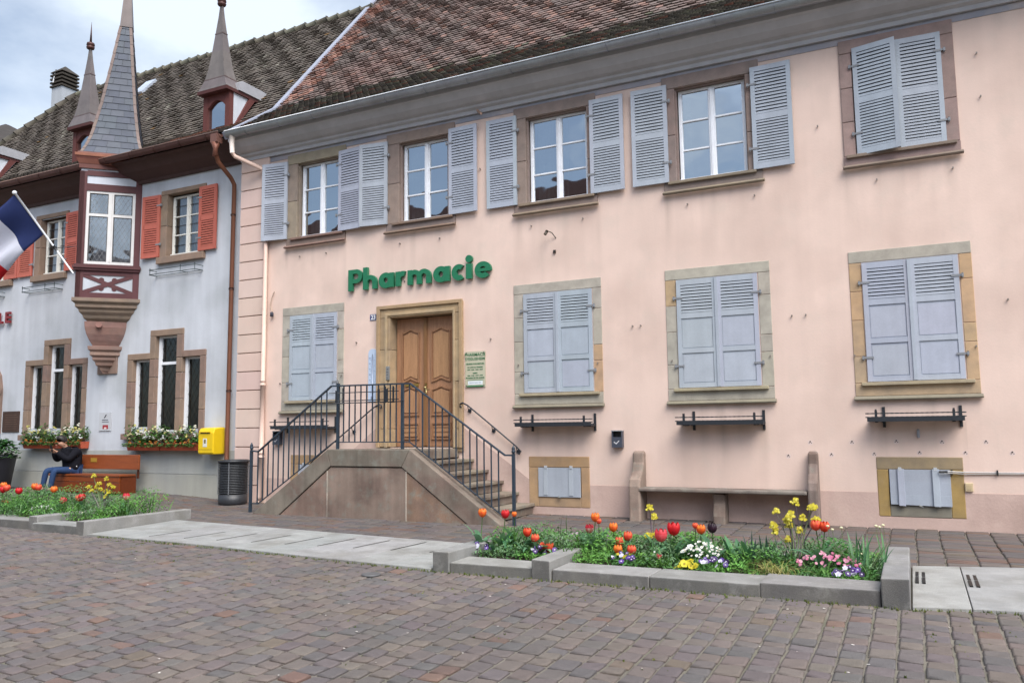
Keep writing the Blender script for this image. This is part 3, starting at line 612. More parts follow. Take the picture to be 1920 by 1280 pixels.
# ---- cellar hatches
def hatch(x0, x1, z0, z1, a, b, c, d, kind, lab):
    mb = MB(); O1 = [A(q, .84) for q in ('b0906c', 'b89874', 'ae9274')]
    if kind: O1 = [A('a39072', .8), A('b0935c', .8), A('8f8a7c', .75)]
    mb.box(x0, a-.0, -.011, .1, z0, d-.0, O1[1 if not kind else 1]); mb.box(b, x1, -.011, .1, z0, d, jit(O1[1], .06)); mb.box(x0, x1, -.013, .1, d+.003, z1, O1[0]); mb.box(a, b, -.012, .1, z0, c, O1[2])
    o = mb.build('cellar_hatch', STONE, ph, bev=.01); o['label'] = lab
    s = MB(jit(A('aeb4be', .84), .02)); y = -.02
    if kind:
        zz = [c+.02, c+.14, c+.31, d-.0]; 
        for p, q in zip(zz, zz[1:]): s.hexa([(a+.01, y-(d-p)*.05, p+.004-(.012)), (b+.01, y-(d-p)*.05, p+.004-.03*(d-p)/.5), (b+.01, y+.02-(d-p)*.05, p+.004-.03*(d-p)/.5), (a+.01, y+.02-(d-p)*.05, p-.008), (a+.01, y-(d-q)*.05, q), (b+.01, y-(d-q)*.05, q), (b+.01, y+.02-(d-q)*.05, q), (a+.01, y+.02-(d-q)*.05, q)], jit(A('a9b0ba', .8), .05))
        for p in (a+.11, b-.2): s.hexa([(p, y-.028-.025, c), (p+.08, y-.028-.025, c-.005), (p+.08, y-.025, c-.005), (p, y-.025, c), (p, y-.026, d+.01), (p+.08, y-.026, d+.01), (p+.08, y-.0, d+.01), (p, y-.0, d+.01)], jit(A('b2b8c2', .8), .03))
    else:
        s.box(a+.005, b-.005, y-.01, y+.012, c+.004, d-.004); 
        for p in (a+.1, b-.2): s.box(p, p+.07, y-.02, y-.0105, c+.03, d-.005, jit(A('b6bcc6', .82), .02))
    s.build('hatch_board', PAINT, o, bev=.003)
    kn = MB(A('70706c'))
    for p in (a+.14, b-.16): kn.box(p-.02, p+.02, y-.03, y+.0, d-.012, d+.03, A('c8ccd0', .8))
    kn.tube([((a+b)/2-.02, y-.03 if not kind else y-.1, c+.01), ((a+b)/2+.03, y-.03 if not kind else y-.1, c-.01)], .014, 6); kn.build('latch', IRON, o)
hatch(-5.66, -4.605, .125, .925, -5.49, -4.75, .28, .75, 0, 'low cellar hatch with a flat grey board in ochre stone')
hatch(-.47, .555, .16, .945, -.33, .39, .31, .78, 1, 'low cellar hatch of tilted grey planks in weathered ochre stone')
hatch(-10.7, -9.6, .125, .925, -10.5, -9.76, .28, .75, 0, 'low cellar hatch half hidden behind the steps')
# ================================================================= TOWN HALL (pale blue building)
BW = A('c6c9cf', .92); YB = .15
th_ = thing('town_hall', 'pale blue rendered town hall with red shutters, corner oriel and dark tile roof', 'building', (-17, 3, 0))
BROWN = A('563e3a', .72); SAND = A('98816f', .8); SAND2 = A('937a6d', .8)
bh = [(-14.46, -13.46, 5.21, 6.6), (-18.85, -17.85, 5.2, 6.58), (-21.0, -20.05, 5.2, 6.58), (-15.38, -14.85, 1.5, 2.97), (-14.68, -14.03, 1.4, 3.46), (-13.86, -13.33, 1.45, 2.97), (-19.0, -18.52, 1.5, 3.0), (-18.33, -17.75, 1.5, 3.46), (-17.56, -17.08, 1.45, 2.97)]
shell('wall', -24.6, -12.1, YB, 8.2, -.3, 7.35, bh, BW, PLASTB, th_)
# weathered base course
bc = MB(A('b3b2a8', .8)); bc.box(-24.6, -12.14, YB-.014, YB, -.3, .505); bc.box(-24.6, -12.14, YB-.012, YB, .515, 1.0, A('b6b7b1', .82)); bc.build('base_course', PLASTB, th_)
def upwin(x0, x1, a, b, z0=5.05, z1=6.7):
    win = sash(th_, a+.03, b-.03, 5.24, 6.56, YB+.13, 3, m=GLASSL, col=A('e4e2da', .9), curtain=[(a+.1, b-.1, 5.3)])
    mb = MB(); blocks(mb, x0, a, 5.2, 6.6, YB-.03, YB+.16, [SAND], (.5,)); blocks(mb, b, x1, 5.2, 6.6, YB-.03, YB+.16, [SAND2], (.5,)); mb.box(x0, x1, YB-.032, YB+.16, 6.602, z1, SAND); mb.box(x0-.04, x1+.02, YB-.09, YB+.16, z0, 5.198, jit(SAND, .05)); mb.build('stone_surround', STONE, win, bev=.01)
    ld = MB((.03, .03, .035)); xm = (a+b)/2
    for p, q in ((a+.09, xm-.05), (xm+.05, b-.09)):
        for z in (5.46, 5.9, 6.34): ld.box(p, q, YB+.118, YB+.126, z-.006, z+.006)
    ld.build('leaded_bar', IRON, win)
upwin(-14.66, -13.3, -14.46, -13.46); upwin(-19.05, -17.83, -18.85, -17.85); upwin(-21.25, -19.9, -21.0, -20.05)
REDS = A('c8705f', .82)
for hx, sd_, an in ((-14.66, -1, .06), (-13.46, 1, .03), (-18.9+-.2, -1, .03), (-17.87, 1, .06), (-20.2, 1, .03)):
    shutter(th_, hx, YB-.06, 5.22, .53, 1.40, an, sd_, jit(REDS, .03), 'red')
def triple(xs, tops, zb, stone_x):
    """stepped triple window; xs = three openings, tops = their heads"""
    root = None; mb = MB()
    (a0, a1), (b0, b1), (c0, c1) = xs; X0, X1 = stone_x; t0, t1, t2 = tops; yf = YB-.03; yb = YB+.2; f = .14
    blocks(mb, X0, a0, zb, t0, yf, yb, [SAND, SAND2], (.35, .7)); blocks(mb, a1, b0, zb, t0, yf, yb, [SAND2, SAND], (.4, .75)); blocks(mb, b1, c0, zb, t2, yf, yb, [SAND, SAND2], (.45, .8)); blocks(mb, c1, X1, zb, t2, yf, yb, [SAND2, SAND], (.3, .65))
    mb.box(X0, b0-.17, yf-.002, yb, t0+.002, t0+f, SAND); mb.box(c0+.02, X1, yf-.002, yb, t2+.002, t2+f, SAND2)
    mb.box(b0-.17, b0, yf-.003, yb, t0+.003, t1, jit(SAND, .05)); mb.box(b1, c0+.02, yf-.003, yb, t2+.003, t1, jit(SAND2, .05)); mb.box(b0-.17, c0+.02, yf-.004, yb, t1+.002, t1+f, SAND)
    o = mb.build('window', STONE, th_, bev=.012)
    sl = MB(SAND2); sl.box(X0-.02, X1+.05, YB-.12, yb, zb-.13, zb-.002); sl.build('sill', STONE, o, bev=.012)
    fm = MB(A('e6e8ec', .92)); gl = MB((.1, .1, .1)); lt = MB((.035, .033, .03))
    for (p, q), t in zip(xs, tops):
        y = YB+.1; fm.box(p, p+.075, y-.03, y+.04, zb, t); fm.box(q-.03, q, y-.02, y+.04, zb, t); fm.box(p+.075, q-.03, y-.02, y+.04, t-.04, t); fm.box(p+.075, q-.03, y-.02, y+.04, zb, zb+.07)
        if t > 3.2: fm.box(p+.075, q-.03, y-.022, y+.04, t-.62, t-.56)
        gl.poly([(p+.07, y+.015, zb+.05), (q-.02, y+.015, zb+.05), (q-.02, y+.015, t-.02), (p+.07, y+.015, t-.02)])
        wd = q-p-.1; k = -6; stp = .15
        x0_, x1_, z0_, z1_ = p+.075, q-.03, zb+.07, t-.04
        for sgn in (1, -1):
            zz = z0_-wd*1.6
            while zz < z1_+wd*1.6:
                # line z = zz + sgn*1.6*(x-x0)
                pa = []
                for u in (0, 1):
                    x_ = x0_ if u == 0 else x1_; z_ = zz+sgn*1.6*(x_-x0_); pa.append([x_, z_])
                (xa, za), (xb, zb_) = pa
                for P_, Q_ in ((pa[0], pa[1]), (pa[1], pa[0])):
                    if P_[1] < z0_ and Q_[1] > z0_ or P_[1] > z1_ and Q_[1] < z1_:
                        lim = z0_ if P_[1] < z0_ else z1_; tt = (lim-P_[1])/(Q_[1]-P_[1]); P_[0] += (Q_[0]-P_[0])*tt; P_[1] = lim
                if all(z0_-.001 <= P_[1] <= z1_+.001 for P_ in pa) and abs(pa[0][0]-pa[1][0]) > .01:
                    lt.tube([(pa[0][0], y+.005, pa[0][1]), (pa[1][0], y+.005, pa[1][1])], .003, 4, A('4a463c', .6), caps=False)
                zz += stp*1.6
    fm.build('frame', PAINT, o); gl.build('pane', GLASSD, o); lt.build('lattice', IRON, o)
triple([(-15.38, -14.85), (-14.68, -14.03), (-13.86, -13.33)], (2.97, 3.46, 2.97), 1.36, (-15.56, -13.17))
triple([(-19.0, -18.52), (-18.33, -17.75), (-17.56, -17.08)], (3.0, 3.46, 2.97), 1.36, (-19.18, -16.93))
# arched doorway stone at the far left
ar = MB(SAND2); pts = [(-20.06, z) for z in (0, 1.2, 2.38)]; O_ = []; I_ = []
for k in range(9): a = math.pi*k/8; O_.append((-21.05+1.0*math.cos(a), 2.5+.85*math.sin(a))); I_.append((-21.05+.72*math.cos(a), 2.5+.6*math.sin(a)))
ar.ring([(-20.05, 0)]+O_+[(-22.05, 0)], [(-20.33, 0)]+I_+[(-21.77, 0)], YB-.06, YB+.2, col=SAND2); ar.box(-20.36, -20.02, YB-.09, YB-.06, 2.36, 2.48); ar.build('arch_surround', STONE, th_, bev=.01)
ad = MB(A('4a3228', .7)); ad.box(-21.77, -20.33, YB-.02, YB-.004, 0, 2.9); ad.build('door', WOOD, th_)
# eaves board, soffit, copper gutter, pipe
ev = MB(BROWN); ev.prism([(YB, 6.96), (YB-.06, 6.96), (YB-.08, 7.02), (YB-.3, 7.16), (YB-.42, 7.32), (YB-.5, 7.36), (YB, 7.36)], -24.6, -12.2, 'x'); ev.build('eaves_board', PAINT, th_)
cg = MB(A('6b4a44', .7)); cg.smooth = True; n = 8
for k0 in range(16):
    a, b = -24.6+k0*.77, -24.6+(k0+1)*.77
    if a < -16.3 < b or -16.9 < a < -15.6: pass
    i = cg.p([(a, -.46-.075*math.cos(math.pi*k/n), 7.44-.1*math.sin(math.pi*k/n)) for k in range(n+1)]); j = cg.p([(b, -.46-.075*math.cos(math.pi*k/n), 7.44-.1*math.sin(math.pi*k/n)) for k in range(n+1)])
    for k in range(n): cg.face((i+k, i+k+1, j+k+1, j+k), jit(A('6b4a44', .7), .08))
cg.smooth = False; cg.tube([(-24.6, -.538, 7.445), (-12.3, -.538, 7.445)], .012, 6, A('b08d80', .8))
for k in range(16): x = -24.2+k*.77; cg.tube([(x, -.46-.084*math.cos(math.pi*q/6), 7.44-.108*math.sin(math.pi*q/6)) for q in range(7)], .009, 4, A('59403b', .7))
cg.build('gutter', COPPER, th_)
cp = MB(A('8f5f4a', .74)); cp.box(-12.46, -12.29, -.57, -.41, 7.22, 7.40, A('8f665a', .66)); cp.lathe([(.06, 6.95), (.05, 7.1), (.09, 7.22)], -12.38, -.5, 8, A('8a5a4a', .75))
cp.smooth = True; cp.tube([(-12.38, -.48, 7.0), (-12.38, -.42, 6.85), (-12.40, -.05, 6.62), (-12.40, .05, 6.5), (-12.42, .05, 1.0), (-12.42, .05, -.02)], .046, 10)
for z in (5.85, 4.3, 2.2): cp.tube([(-12.41, .05, z-.02), (-12.41, .05, z+.02)], .056, 10, A('4a2e24', .7))
cp.build('downpipe', COPPER, th_)
# roof
bprof = [(-.4, 7.46), (.9, 8.27), (4.35, 12.38)]
HIP = lambda y: -23.9-(4.35-y)*.55
tiles('roof', bprof, -25, -12.2, greyroof, th_, xclip=HIP, expo=.125)
ru = MB(A('4a4038', .6)); E0, E1, E2 = HIP(-.4), HIP(.9), HIP(4.35)
ru.poly([(E0, -.4, 7.45), (-12.2, -.4, 7.45), (-12.2, .9, 8.26), (E1, .9, 8.26)]); ru.poly([(E1, .9, 8.26), (-12.2, .9, 8.26), (-12.2, 4.35, 12.37), (E2, 4.35, 12.37)])
ru.poly([(E2, 4.35, 12.37), (-12.2, 4.35, 12.37), (-12.2, 8.6, 7.46), (E0, 8.6, 7.46)]); ru.poly([(E0, -.4, 7.45), (E1, .9, 8.26), (E2, 4.35, 12.36), (E0, 8.6, 7.46)]); ru.poly([(-12.2, -.4, 7.45), (-12.2, .9, 8.26), (-12.2, 4.35, 12.37), (-12.2, 8.6, 7.46)])
ru.build('roof_underlay', TILE, th_)
rd = MB(); x = E2
while x < -12.3:
    c = jit(A(rnd.choice(['6f6a5c', '625c50', '7b7666', '7d7a6a'])) if rnd.random() > .03 else A('8f8050'), .15); c = tuple(q*.75 for q in c)
    z = 12.38+U(-.01, .015); rd.smooth = True; rd.tube([(x, 4.35, z-.02), (x+.36, 4.35, z+.0), (x+.40, 4.35, z+.02)], [.10, .12, .135], 8, c); x += .37
y = 4.35
while y > -.4:
    t = y; zz = 12.38-(4.35-t)*1.191 if t > .9 else 8.27-(.9-t)*.623; y2 = y-.24; z2 = 12.38-(4.35-y2)*1.191 if y2 > .9 else 8.27-(.9-y2)*.623
    rd.tube([(HIP(y2), y2, z2+.03), (HIP(y), y, zz+.01)], [.125, .1], 8, jit(A('5b554a', .7), .15)); y = y2
rd.build('ridge_tiles', TILE, th_)
sk = MB(A('dfe6f2', .9)); ny, nz_ = -.766, .643
def onroof(x, y, o): return (x, y+ny*o, 8.27+(y-.9)*1.191+nz_*o)
sk.hexa([onroof(-19.78, 3.28, .02), onroof(-19.38, 3.28, .02), onroof(-19.38, 3.75, .02), onroof(-19.78, 3.75, .02), onroof(-19.78, 3.28, .09), onroof(-19.38, 3.28, .09), onroof(-19.38, 3.75, .09), onroof(-19.78, 3.75, .09)])
sk.build('skylight', ZINC, th_)
# chimney
cx, cy = -25.55, 5.0
ch = MB(A('b8bcc2', .75)); ch.box(cx-.27, cx+.27, cy-.27, cy+.27, 9, 13.15); o = ch.build('chimney', PLASTB, th_)
cc = MB(A('4b443c', .6))
for k in range(4): cc.box(cx-.32, cx+.32, cy-.32, cy+.32, 13.16+k*.13, 13.22+k*.13); cc.box(cx-.24, cx+.24, cy-.24, cy+.24, 13.22+k*.13, 13.29+k*.13, (.02, .02, .02))
cc.lathe([(.45, 13.68), (.42, 13.72), (.02, 13.98)], cx, cy, 4, rot=math.pi/4, smooth=False); cc.tube([(cx-.12, cy-.34, 13.3), (cx-.12, cy-.25, 13.8)], .02, 6, A('c9ccd0', .8)); cc.build('chimney_cap', TILE, o)
# ---- dormers with copper spires
def dormer(cx):
    y0 = .62; hw = .4; mb = MB(A('6a3d38', .75)); b, t = 8.02, 8.93
    mb.box(cx-hw, cx-hw+.13, y0, y0+.12, b, t); mb.box(cx+hw-.13, cx+hw, y0, y0+.12, b, t); mb.box(cx-hw+.13, cx+hw-.13, y0+.01, y0+.1, b, b+.12)
    n = 8; arc = [(cx-hw+.13+(2*hw-.26)*k/n, t-.3+.16*math.sin(math.pi*k/n)) for k in range(n+1)]
    mb.prism([(cx-hw+.13, t)]+arc+[(cx+hw-.13, t)], y0+.01, y0+.1)
    mb.box(cx-hw-.06, cx+hw+.06, y0-.06, y0+.02, b-.05, b+.0)
    # side cheek timber frame running up the roof
    for x in (cx+hw-.0, cx-hw-.05): mb.prism([(y0+.05, b+.0), (y0+.19, b+.14), (y0+.72, t), (y0+.55, t)], x, x+.05, 'x')
    o = mb.build('dormer', PAINT, th_)
    ck = MB(A('ccd0d6', .86))
    for x in (cx+hw-.03, cx-hw+.0): ck.prism([(y0+.12, b), (y0+.75, t), (y0+.12, t)], x, x+.03, 'x')
    ck.build('cheek', PLASTB, o)
    gl = MB((.1, .1, .1)); gl.poly([(cx-hw+.1, y0+.07, b+.05), (cx+hw-.1, y0+.07, b+.05), (cx+hw-.1, y0+.07, t-.05), (cx-hw+.1, y0+.07, t-.05)]); gl.build('pane', GLASS, o)
    rf = MB(A('5a3532', .7)); rf.box(cx-.45, cx+.45, y0-.14, y0+1.0, t+.0, t+.075); rf.build('eaves_board', PAINT, o)
    ld = MB(A('a9a9ad', .8)); ld.prism([(y0+.2, t+.078), (y0+1.05, t+.078), (y0+1.4, t+.30), (y0+.3, t+.32), (y0+.2, t+.25)], cx-.48, cx+.48, 'x'); ld.build('lead_roof', mat('lead', .6, .1, 6, .1, 40), o)
    cpx = MB(A('8a807c', .72)); yc = y0+.08
    pf = [(1, t+.078), (.94, t+.13), (.70, t+.34), (.55, t+.6), (.40, t+1.0), (.26, t+1.45), (.14, t+1.85), (.08, t+2.12)]
    fr = lambda f, z: [(cx-.43*f, yc-.22*f, z), (cx+.43*f, yc-.22*f, z), (cx+.43*f, yc+.3*f, z), (cx-.43*f, yc+.3*f, z)]
    for (f0, z0), (f1, z1) in zip(pf, pf[1:]): cpx.hexa(fr(f0, z0)+fr(f1, z1), jit(A('8a807c', .72), .05))
    for f0, z0 in ((.71, t+.34), (.27, t+1.44)): cpx.hexa(fr(f0+.02, z0-.012)+fr(f0+.015, z0+.012), A('7d6c68', .75))
    s = cpx.build('spire', COPPER, o)
    fi = MB(A('5f3f3a', .7)); fi.lathe([(.05, t+2.11), (.09, t+2.13), (.1, t+2.18), (.06, t+2.2), (.1, t+2.22), (.09, t+2.28), (.04, t+2.3)], cx, yc, 8); fi.lathe([(.03, t+2.3), (.002, t+2.85)], cx, yc, 6); fi.build('finial', COPPER, s)
dormer(-13.6); dormer(-18.13); dormer(-22.45)
# ---- diamond oriel: right face runs from the apex out to the wall
CXO, RO = -16.22, .90; APX = (CXO, YB-RO); FW = RO*math.sqrt(2)
orl = MB(A('5f3a3c', .75))
def facexf(side, nudge=0):   # u along face from apex, n outwards
    s = side
    return lambda q: (APX[0]+s*q[0]*.7071+s*q[1]*.7071*-1*-1*1, APX[1]+q[0]*.7071-q[1]*.7071, q[2])
OZ0, OZ1 = 4.33, 7.42
body = MB(A('c9cdd6', .86)); body.prism([(CXO, YB-RO+.03), (CXO+RO-.03, YB), (CXO-RO+.03, YB)], 6.84, OZ1, 'z'); ori = body.build('oriel_frieze', PLASTB, th_); body = MB(A('c9cdd6', .86)); body.prism([(CXO, YB-RO+.03), (CXO+RO-.03, YB), (CXO-RO+.03, YB)], OZ0, 4.96, 'z'); ori = body.build('oriel', PLASTB, th_)
tm = MB(); TC = lambda: jit(A('613b3d', .75), .07)
for side in (1, -1):
    f = facexf(side); tm.xf = f
    B = lambda u0, u1, z0, z1, n0=-.1, n1=.0, c=None: tm.hexa([(u0, n0, z0), (u1, n0, z0), (u1, n1, z0), (u0, n1, z0), (u0, n0, z1), (u1, n0, z1), (u1, n1, z1), (u0, n1, z1)], c or TC())
    for u0, u1 in ((0, .15), (FW-.13, FW)): B(u0, u1, OZ0, 4.94); B(u0, u1, 5.08, 7.18)
    B(.15, FW-.13, 6.74, 6.9, n1=-.002); B(.15, FW-.13, 7.08, 7.2, n1=-.002); B(.15, FW-.13, OZ0, 4.45, n1=-.002); B(.15, FW-.13, 4.84, 4.94, n1=-.002)
    for z0, z1, n in ((4.94, 4.99, .04), (4.99, 5.04, .07), (5.04, 5.08, .035)): B(-n*.5, FW+n*.5, z0, z1, n1=n)
    # cross braces with cusps
    a, b, c, d = .15, FW-.13, 4.45, 4.84
    for (u0, z0), (u1, z1) in (((a, c), (b, d)), ((a, d), (b, c))):
        dx, dz = u1-u0, z1-z0; l = math.hypot(dx, dz); px_, pz = -dz/l*.042, dx/l*.042; o_ = -.006 if z1 > z0 else -.009
        tm.hexa([(u0+px_, -.06, z0+pz), (u0-px_, -.06, z0-pz), (u0-px_, o_, z0-pz), (u0+px_, o_, z0+pz), (u1+px_, -.06, z1+pz), (u1-px_, -.06, z1-pz), (u1-px_, o_, z1-pz), (u1+px_, o_, z1+pz)], TC())
    um, zm = (a+b)/2, (c+d)/2
    for sg in (1, -1):
        for du, dz_ in ((-.13, .075), (.13, .075)): tm.tube([(um+du, -.05, zm+sg*(dz_+.02)), (um+du, -.012, zm+sg*(dz_+.02))], .055, 10, TC())
tm.xf = None
tm.build('timber_frame', PAINT, ori)
for side in (1, -1):
    f = facexf(side); wf = MB(A('dcdad8', .86), f)
    B = lambda u0, u1, z0, z1, n0=-.07, n1=-.02: wf.hexa([(u0, n0, z0), (u1, n0, z0), (u1, n1, z0), (u0, n1, z0), (u0, n0, z1), (u1, n0, z1), (u1, n1, z1), (u0, n1, z1)])
    a, b, c, d = .15, FW-.13, 5.09, 6.74; um = (a+b)/2; zt = 6.2
    B(a, a+.06, c, d); B(b-.06, b, c, d); B(a+.06, b-.06, d-.05, d); B(a+.06, b-.06, c, c+.06); B(um-.055, um+.055, c+.06, d-.05); B(um-.02, um+.02, c+.06, d-.05, n0=-.02, n1=-.008)
    for p, q in ((a+.06, um-.055), (um+.055, b-.06)): B(p, q, zt-.03, zt+.03, n1=-.024)
    wo = wf.build('window', PAINT, ori)
    gl = MB((.1, .1, .1), f); lt = MB((.12, .12, .12), f)
    for p, q in ((a+.075, um-.065), (um+.065, b-.075)):
        for z0, z1 in ((c+.07, zt-.035), (zt+.035, d-.06)):
            gl.poly([(p-.01, -.05, z0-.005), (q+.01, -.05, z0-.005), (q+.01, -.05, z1+.005), (p-.01, -.05, z1+.005)])
            wd = q-p
            for sgn in (1, -1):
                zz = z0-wd*1.7
                while zz < z1+wd*1.7:
                    P1 = [p, zz if sgn > 0 else zz+wd*1.7]; P2 = [q, zz+wd*1.7 if sgn > 0 else zz]
                    for P_, Q_ in ((P1, P2), (P2, P1)):
                        if (P_[1] < z0 < Q_[1]) or (P_[1] > z1 > Q_[1]): lim = z0 if P_[1] < z0 else z1; tt = (lim-P_[1])/(Q_[1]-P_[1]); P_[0] += (Q_[0]-P_[0])*tt; P_[1] = lim
                    if z0-.001 <= P1[1] <= z1+.001 and z0-.001 <= P2[1] <= z1+.001 and abs(P1[0]-P2[0]) > .01: lt.tube([(P1[0], -.046, P1[1]), (P2[0], -.046, P2[1])], .0035, 4, A('8b8d8e', .8), caps=False)
                    zz += .16
            for e in ([(p, z0), (q, z0)], [(p, z1), (q, z1)], [(p, z0), (p, z1)], [(q, z0), (q, z1)]): lt.tube([(e[0][0], -.045, e[0][1]), (e[1][0], -.045, e[1][1])], .012, 4, (.05, .05, .05), caps=False)
    gl.build('pane', GLASSL, wo); lt.build('lattice', IRON, wo)
# dark core behind the oriel panes
# stone corbel
def diamond(mb, r0, z0, r1, z1, c, cx=CXO, sh=0):
    P = lambda r, z: [(cx, YB-r-sh, z), (cx+r, YB-sh*0, z), (cx-r, YB, z)]
    i = mb.p(P(r0, z0)+P(r1, z1)); mb.face((i, i+1, i+2), c); mb.face((i+3, i+5, i+4), c)
    mb.face((i, i+3, i+4, i+1), c); mb.face((i, i+2, i+5, i+3), c); mb.face((i+1, i+4, i+5, i+2), c)
co_ = MB(SAND); cprof = [(.97, 4.33), (.97, 4.25), (.88, 4.20), (.88, 4.13), (.80, 4.09), (.78, 4.03), (.70, 3.97), (.66, 3.9), (.56, 3.84)]
for (a, z0), (b, z1) in zip(cprof, cprof[1:]): diamond(co_, a, z0, b, z1, jit(A('8f7c6c', .8), .06))
for (a, z0), (b, z1) in zip([(.56, 3.84), (.55, 3.7), (.50, 3.55), (.42, 3.42), (.35, 3.33)], [(.55, 3.7), (.50, 3.55), (.42, 3.42), (.35, 3.33), (.34, 3.3)]): diamond(co_, a, z0, b, z1, jit(A('94736a', .8), .05), sh=.08)
for (a, z0), (b, z1) in zip([(.44, 3.3), (.43, 3.22), (.37, 3.18), (.38, 3.1), (.31, 3.06), (.31, 3.0), (.24, 2.95), (.22, 2.88), (.13, 2.84), (.1, 2.77)], [(.43, 3.22), (.37, 3.18), (.38, 3.1), (.31, 3.06), (.31, 3.0), (.24, 2.95), (.22, 2.88), (.13, 2.84), (.1, 2.77), (.03, 2.7)]): diamond(co_, a, z0, b, z1, jit(A('93786c', .8), .05), sh=.1)
co_.box(CXO-.32, CXO+.32, YB-.04, YB, 2.7, 3.3, SAND2)
co_.tube([(CXO+.2, YB-.42, 3.74), (CXO+.24, YB-.46, 3.76)], .06, 8, A('8a665e', .8))
co_.build('corbel', STONE, ori, bev=.008)
# spire: copper eave mouldings, slates with copper hips
SPP = [(.90, 7.62), (.80, 7.80), (.70, 8.05), (.60, 8.45), (.50, 8.9), (.42, 9.35), (.33, 9.85), (.24, 10.4), (.165, 10.85)]
lean = lambda z: CXO+(z-7.6)*.045
mo_ = MB(A('8e5e50', .78))
for r0, z0, r1, z1, c in ((.93, 7.24, .93, 7.34, '6a4038'), (.94, 7.34, 1.0, 7.44, 'a0695a'), (1.0, 7.44, 1.02, 7.50, '7c4a40'), (1.04, 7.50, 1.05, 7.56, 'a8705a'), (1.0, 7.56, .96, 7.61, '6d453c')): mo_.lathe([(r0, z0), (r1, z1)], CXO, YB, 4, A(c, .75), smooth=False)
mo_.build('eaves_moulding', COPPER, ori)
sl = MB(); 
def prof_r(z):
    for (r0, z0), (r1, z1) in zip(SPP, SPP[1:]):
        if z <= z1: return r0+(r1-r0)*(z-z0)/(z1-z0)
    return SPP[-1][0]
for fcs in range(4):
    a0, a1 = math.pi/2*fcs, math.pi/2*(fcs+1)
    pt_ = lambda t, z, off=0: ((lean(z)+(prof_r(z)+off)*(math.cos(a0)*(1-t)+math.cos(a1)*t)), YB+(prof_r(z)+off)*(math.sin(a0)*(1-t)+math.sin(a1)*t), z)
    z = 7.62; row = 0
    while z < 10.83:
        z1 = min(z+.158, 10.85); wid = prof_r(z)*1.414; n = max(1, round(wid/.26)); e = [0]+[(k+(.5 if row % 2 else 0))/n for k in range(0 if row % 2 else 1, n)]+[1]
        for t0, t1 in zip(e, e[1:]):
            if t1-t0 < .02: continue
            c = jit(A(rnd.choice(['5b616e', '616772', '585e6b', '656a75']), .62), .04); g_ = .004/wid
            sl.poly([pt_(t0+g_, z+.004, .022), pt_(t1-g_, z+.004, .022), pt_(t1-g_, z1, .006), pt_(t0+g_, z1, .006)], c)
            sl.poly([pt_(t0+g_, z+.004, .004), pt_(t1-g_, z+.004, .004), pt_(t1-g_, z+.004, .022), pt_(t0+g_, z+.004, .022)], tuple(q*.7 for q in c))
        z = z1; row += 1
i0 = [sl.p([(lean(z)+r*math.cos(math.pi/2*k), YB+r*math.sin(math.pi/2*k), z) for k in range(4)]) for r, z in SPP]
for p, q in zip(i0, i0[1:]):
    for k in range(4): sl.face((p+k, p+(k+1) % 4, q+(k+1) % 4, q+k), (.05, .055, .065))
spo = sl.build('spire', SLATE, ori)
hp = MB(A('776660', .62))
for k in range(4):
    ca, sa = math.cos(math.pi/2*k), math.sin(math.pi/2*k)
    for (r0, z0), (r1, z1) in zip(SPP, SPP[1:]):
        for j in range(2):
            za, zb_ = z0+(z1-z0)*j/2, z0+(z1-z0)*(j+1)/2; ra, rb_ = prof_r(za)+.03, prof_r(zb_)+.022
            W_ = .062
            for s in (1, -1):
                def q_(r, z, e): 
                    x = lean(z)+r*ca; y = YB+r*sa; tx, ty = -ca-s*sa, -sa+s*ca; l = math.hypot(tx, ty); return (x+tx/l*e, y+ty/l*e, z)
                hp.poly([q_(ra, za, 0), q_(rb_, zb_, 0), q_(rb_, zb_, W_), q_(ra, za, W_)], jit(A('776660', .62), .07))
hp.lathe([(.19, 10.83), (.185, 10.9), (.13, 11.5), (.10, 11.8), (.085, 11.85)], lean(11.2), YB, 4, A('766c6a', .62), smooth=False)
hp.lathe([(.08, 11.84), (.16, 11.86), (.17, 11.95), (.1, 11.97), (.16, 12.0), (.15, 12.06), (.05, 12.1), (.03, 12.12), (.004, 12.9)], lean(11.6), YB, 8, A('5f3f3a', .7))
hp.build('copper_hip', COPPER, spo)
# small neighbouring house at the far left, mostly hidden
nb = thing('neighbour_house', 'dark roofed house just showing at the far left behind the blue building', 'building', (-31, 4, 0))
q = MB(A('8d7c66', .8)); q.box(-34, -27.2, 3.2, 9, 0, 10.6); q.build('wall', PLASTB, nb)
q = MB(A('4b443f', .6)); q.box(-34.4, -26.9, 2.6, 9.6, 10.6, 10.75); q.lathe([(5.1, 10.76), (4.9, 10.95), (.1, 13.2)], -30.6, 6.1, 4, rot=math.pi/4, smooth=False); q.build('roof', TILE, nb)
# houses across the square (the long one seen mirrored in the panes)
def opp(name, x0, x1, y, ze, zr, col, lab):
    h = thing(name, lab, 'building', ((x0+x1)/2, y-4, 0)); q = MB(col); q.box(x0, x1, y-9, y, 0, ze); q.build('wall', PLASTER, h)
    q = MB(A('5e4038', .65)); q.prism([(y+.5, ze-.1), (y-4.5, zr), (y-9.5, ze-.1)], x0-.3, x1+.3, 'x'); q.build('roof', TILE, h)
    ww = MB(A('6b7078', .5))
    xx = x0+1
    while xx < x1-1.5:
        for z in (1.2, 4.2): ww.box(xx, xx+1, y, y+.04, z, z+1.6)
        xx += 2.4
    ww.build('window', PAINT, h)
opp('opposite_house', -34, -14, -23.5, 8, 14.9, A('cfc0a8', .8), 'long house with a steep roof across the square, mirrored in the panes')
opp('opposite_house', 4, 22, -24, 7, 12.5, A('b5a99a', .8), 'unseen tall house added across the square to the right behind the photographer')  # out-of-view house, added to cut low light from the horizon
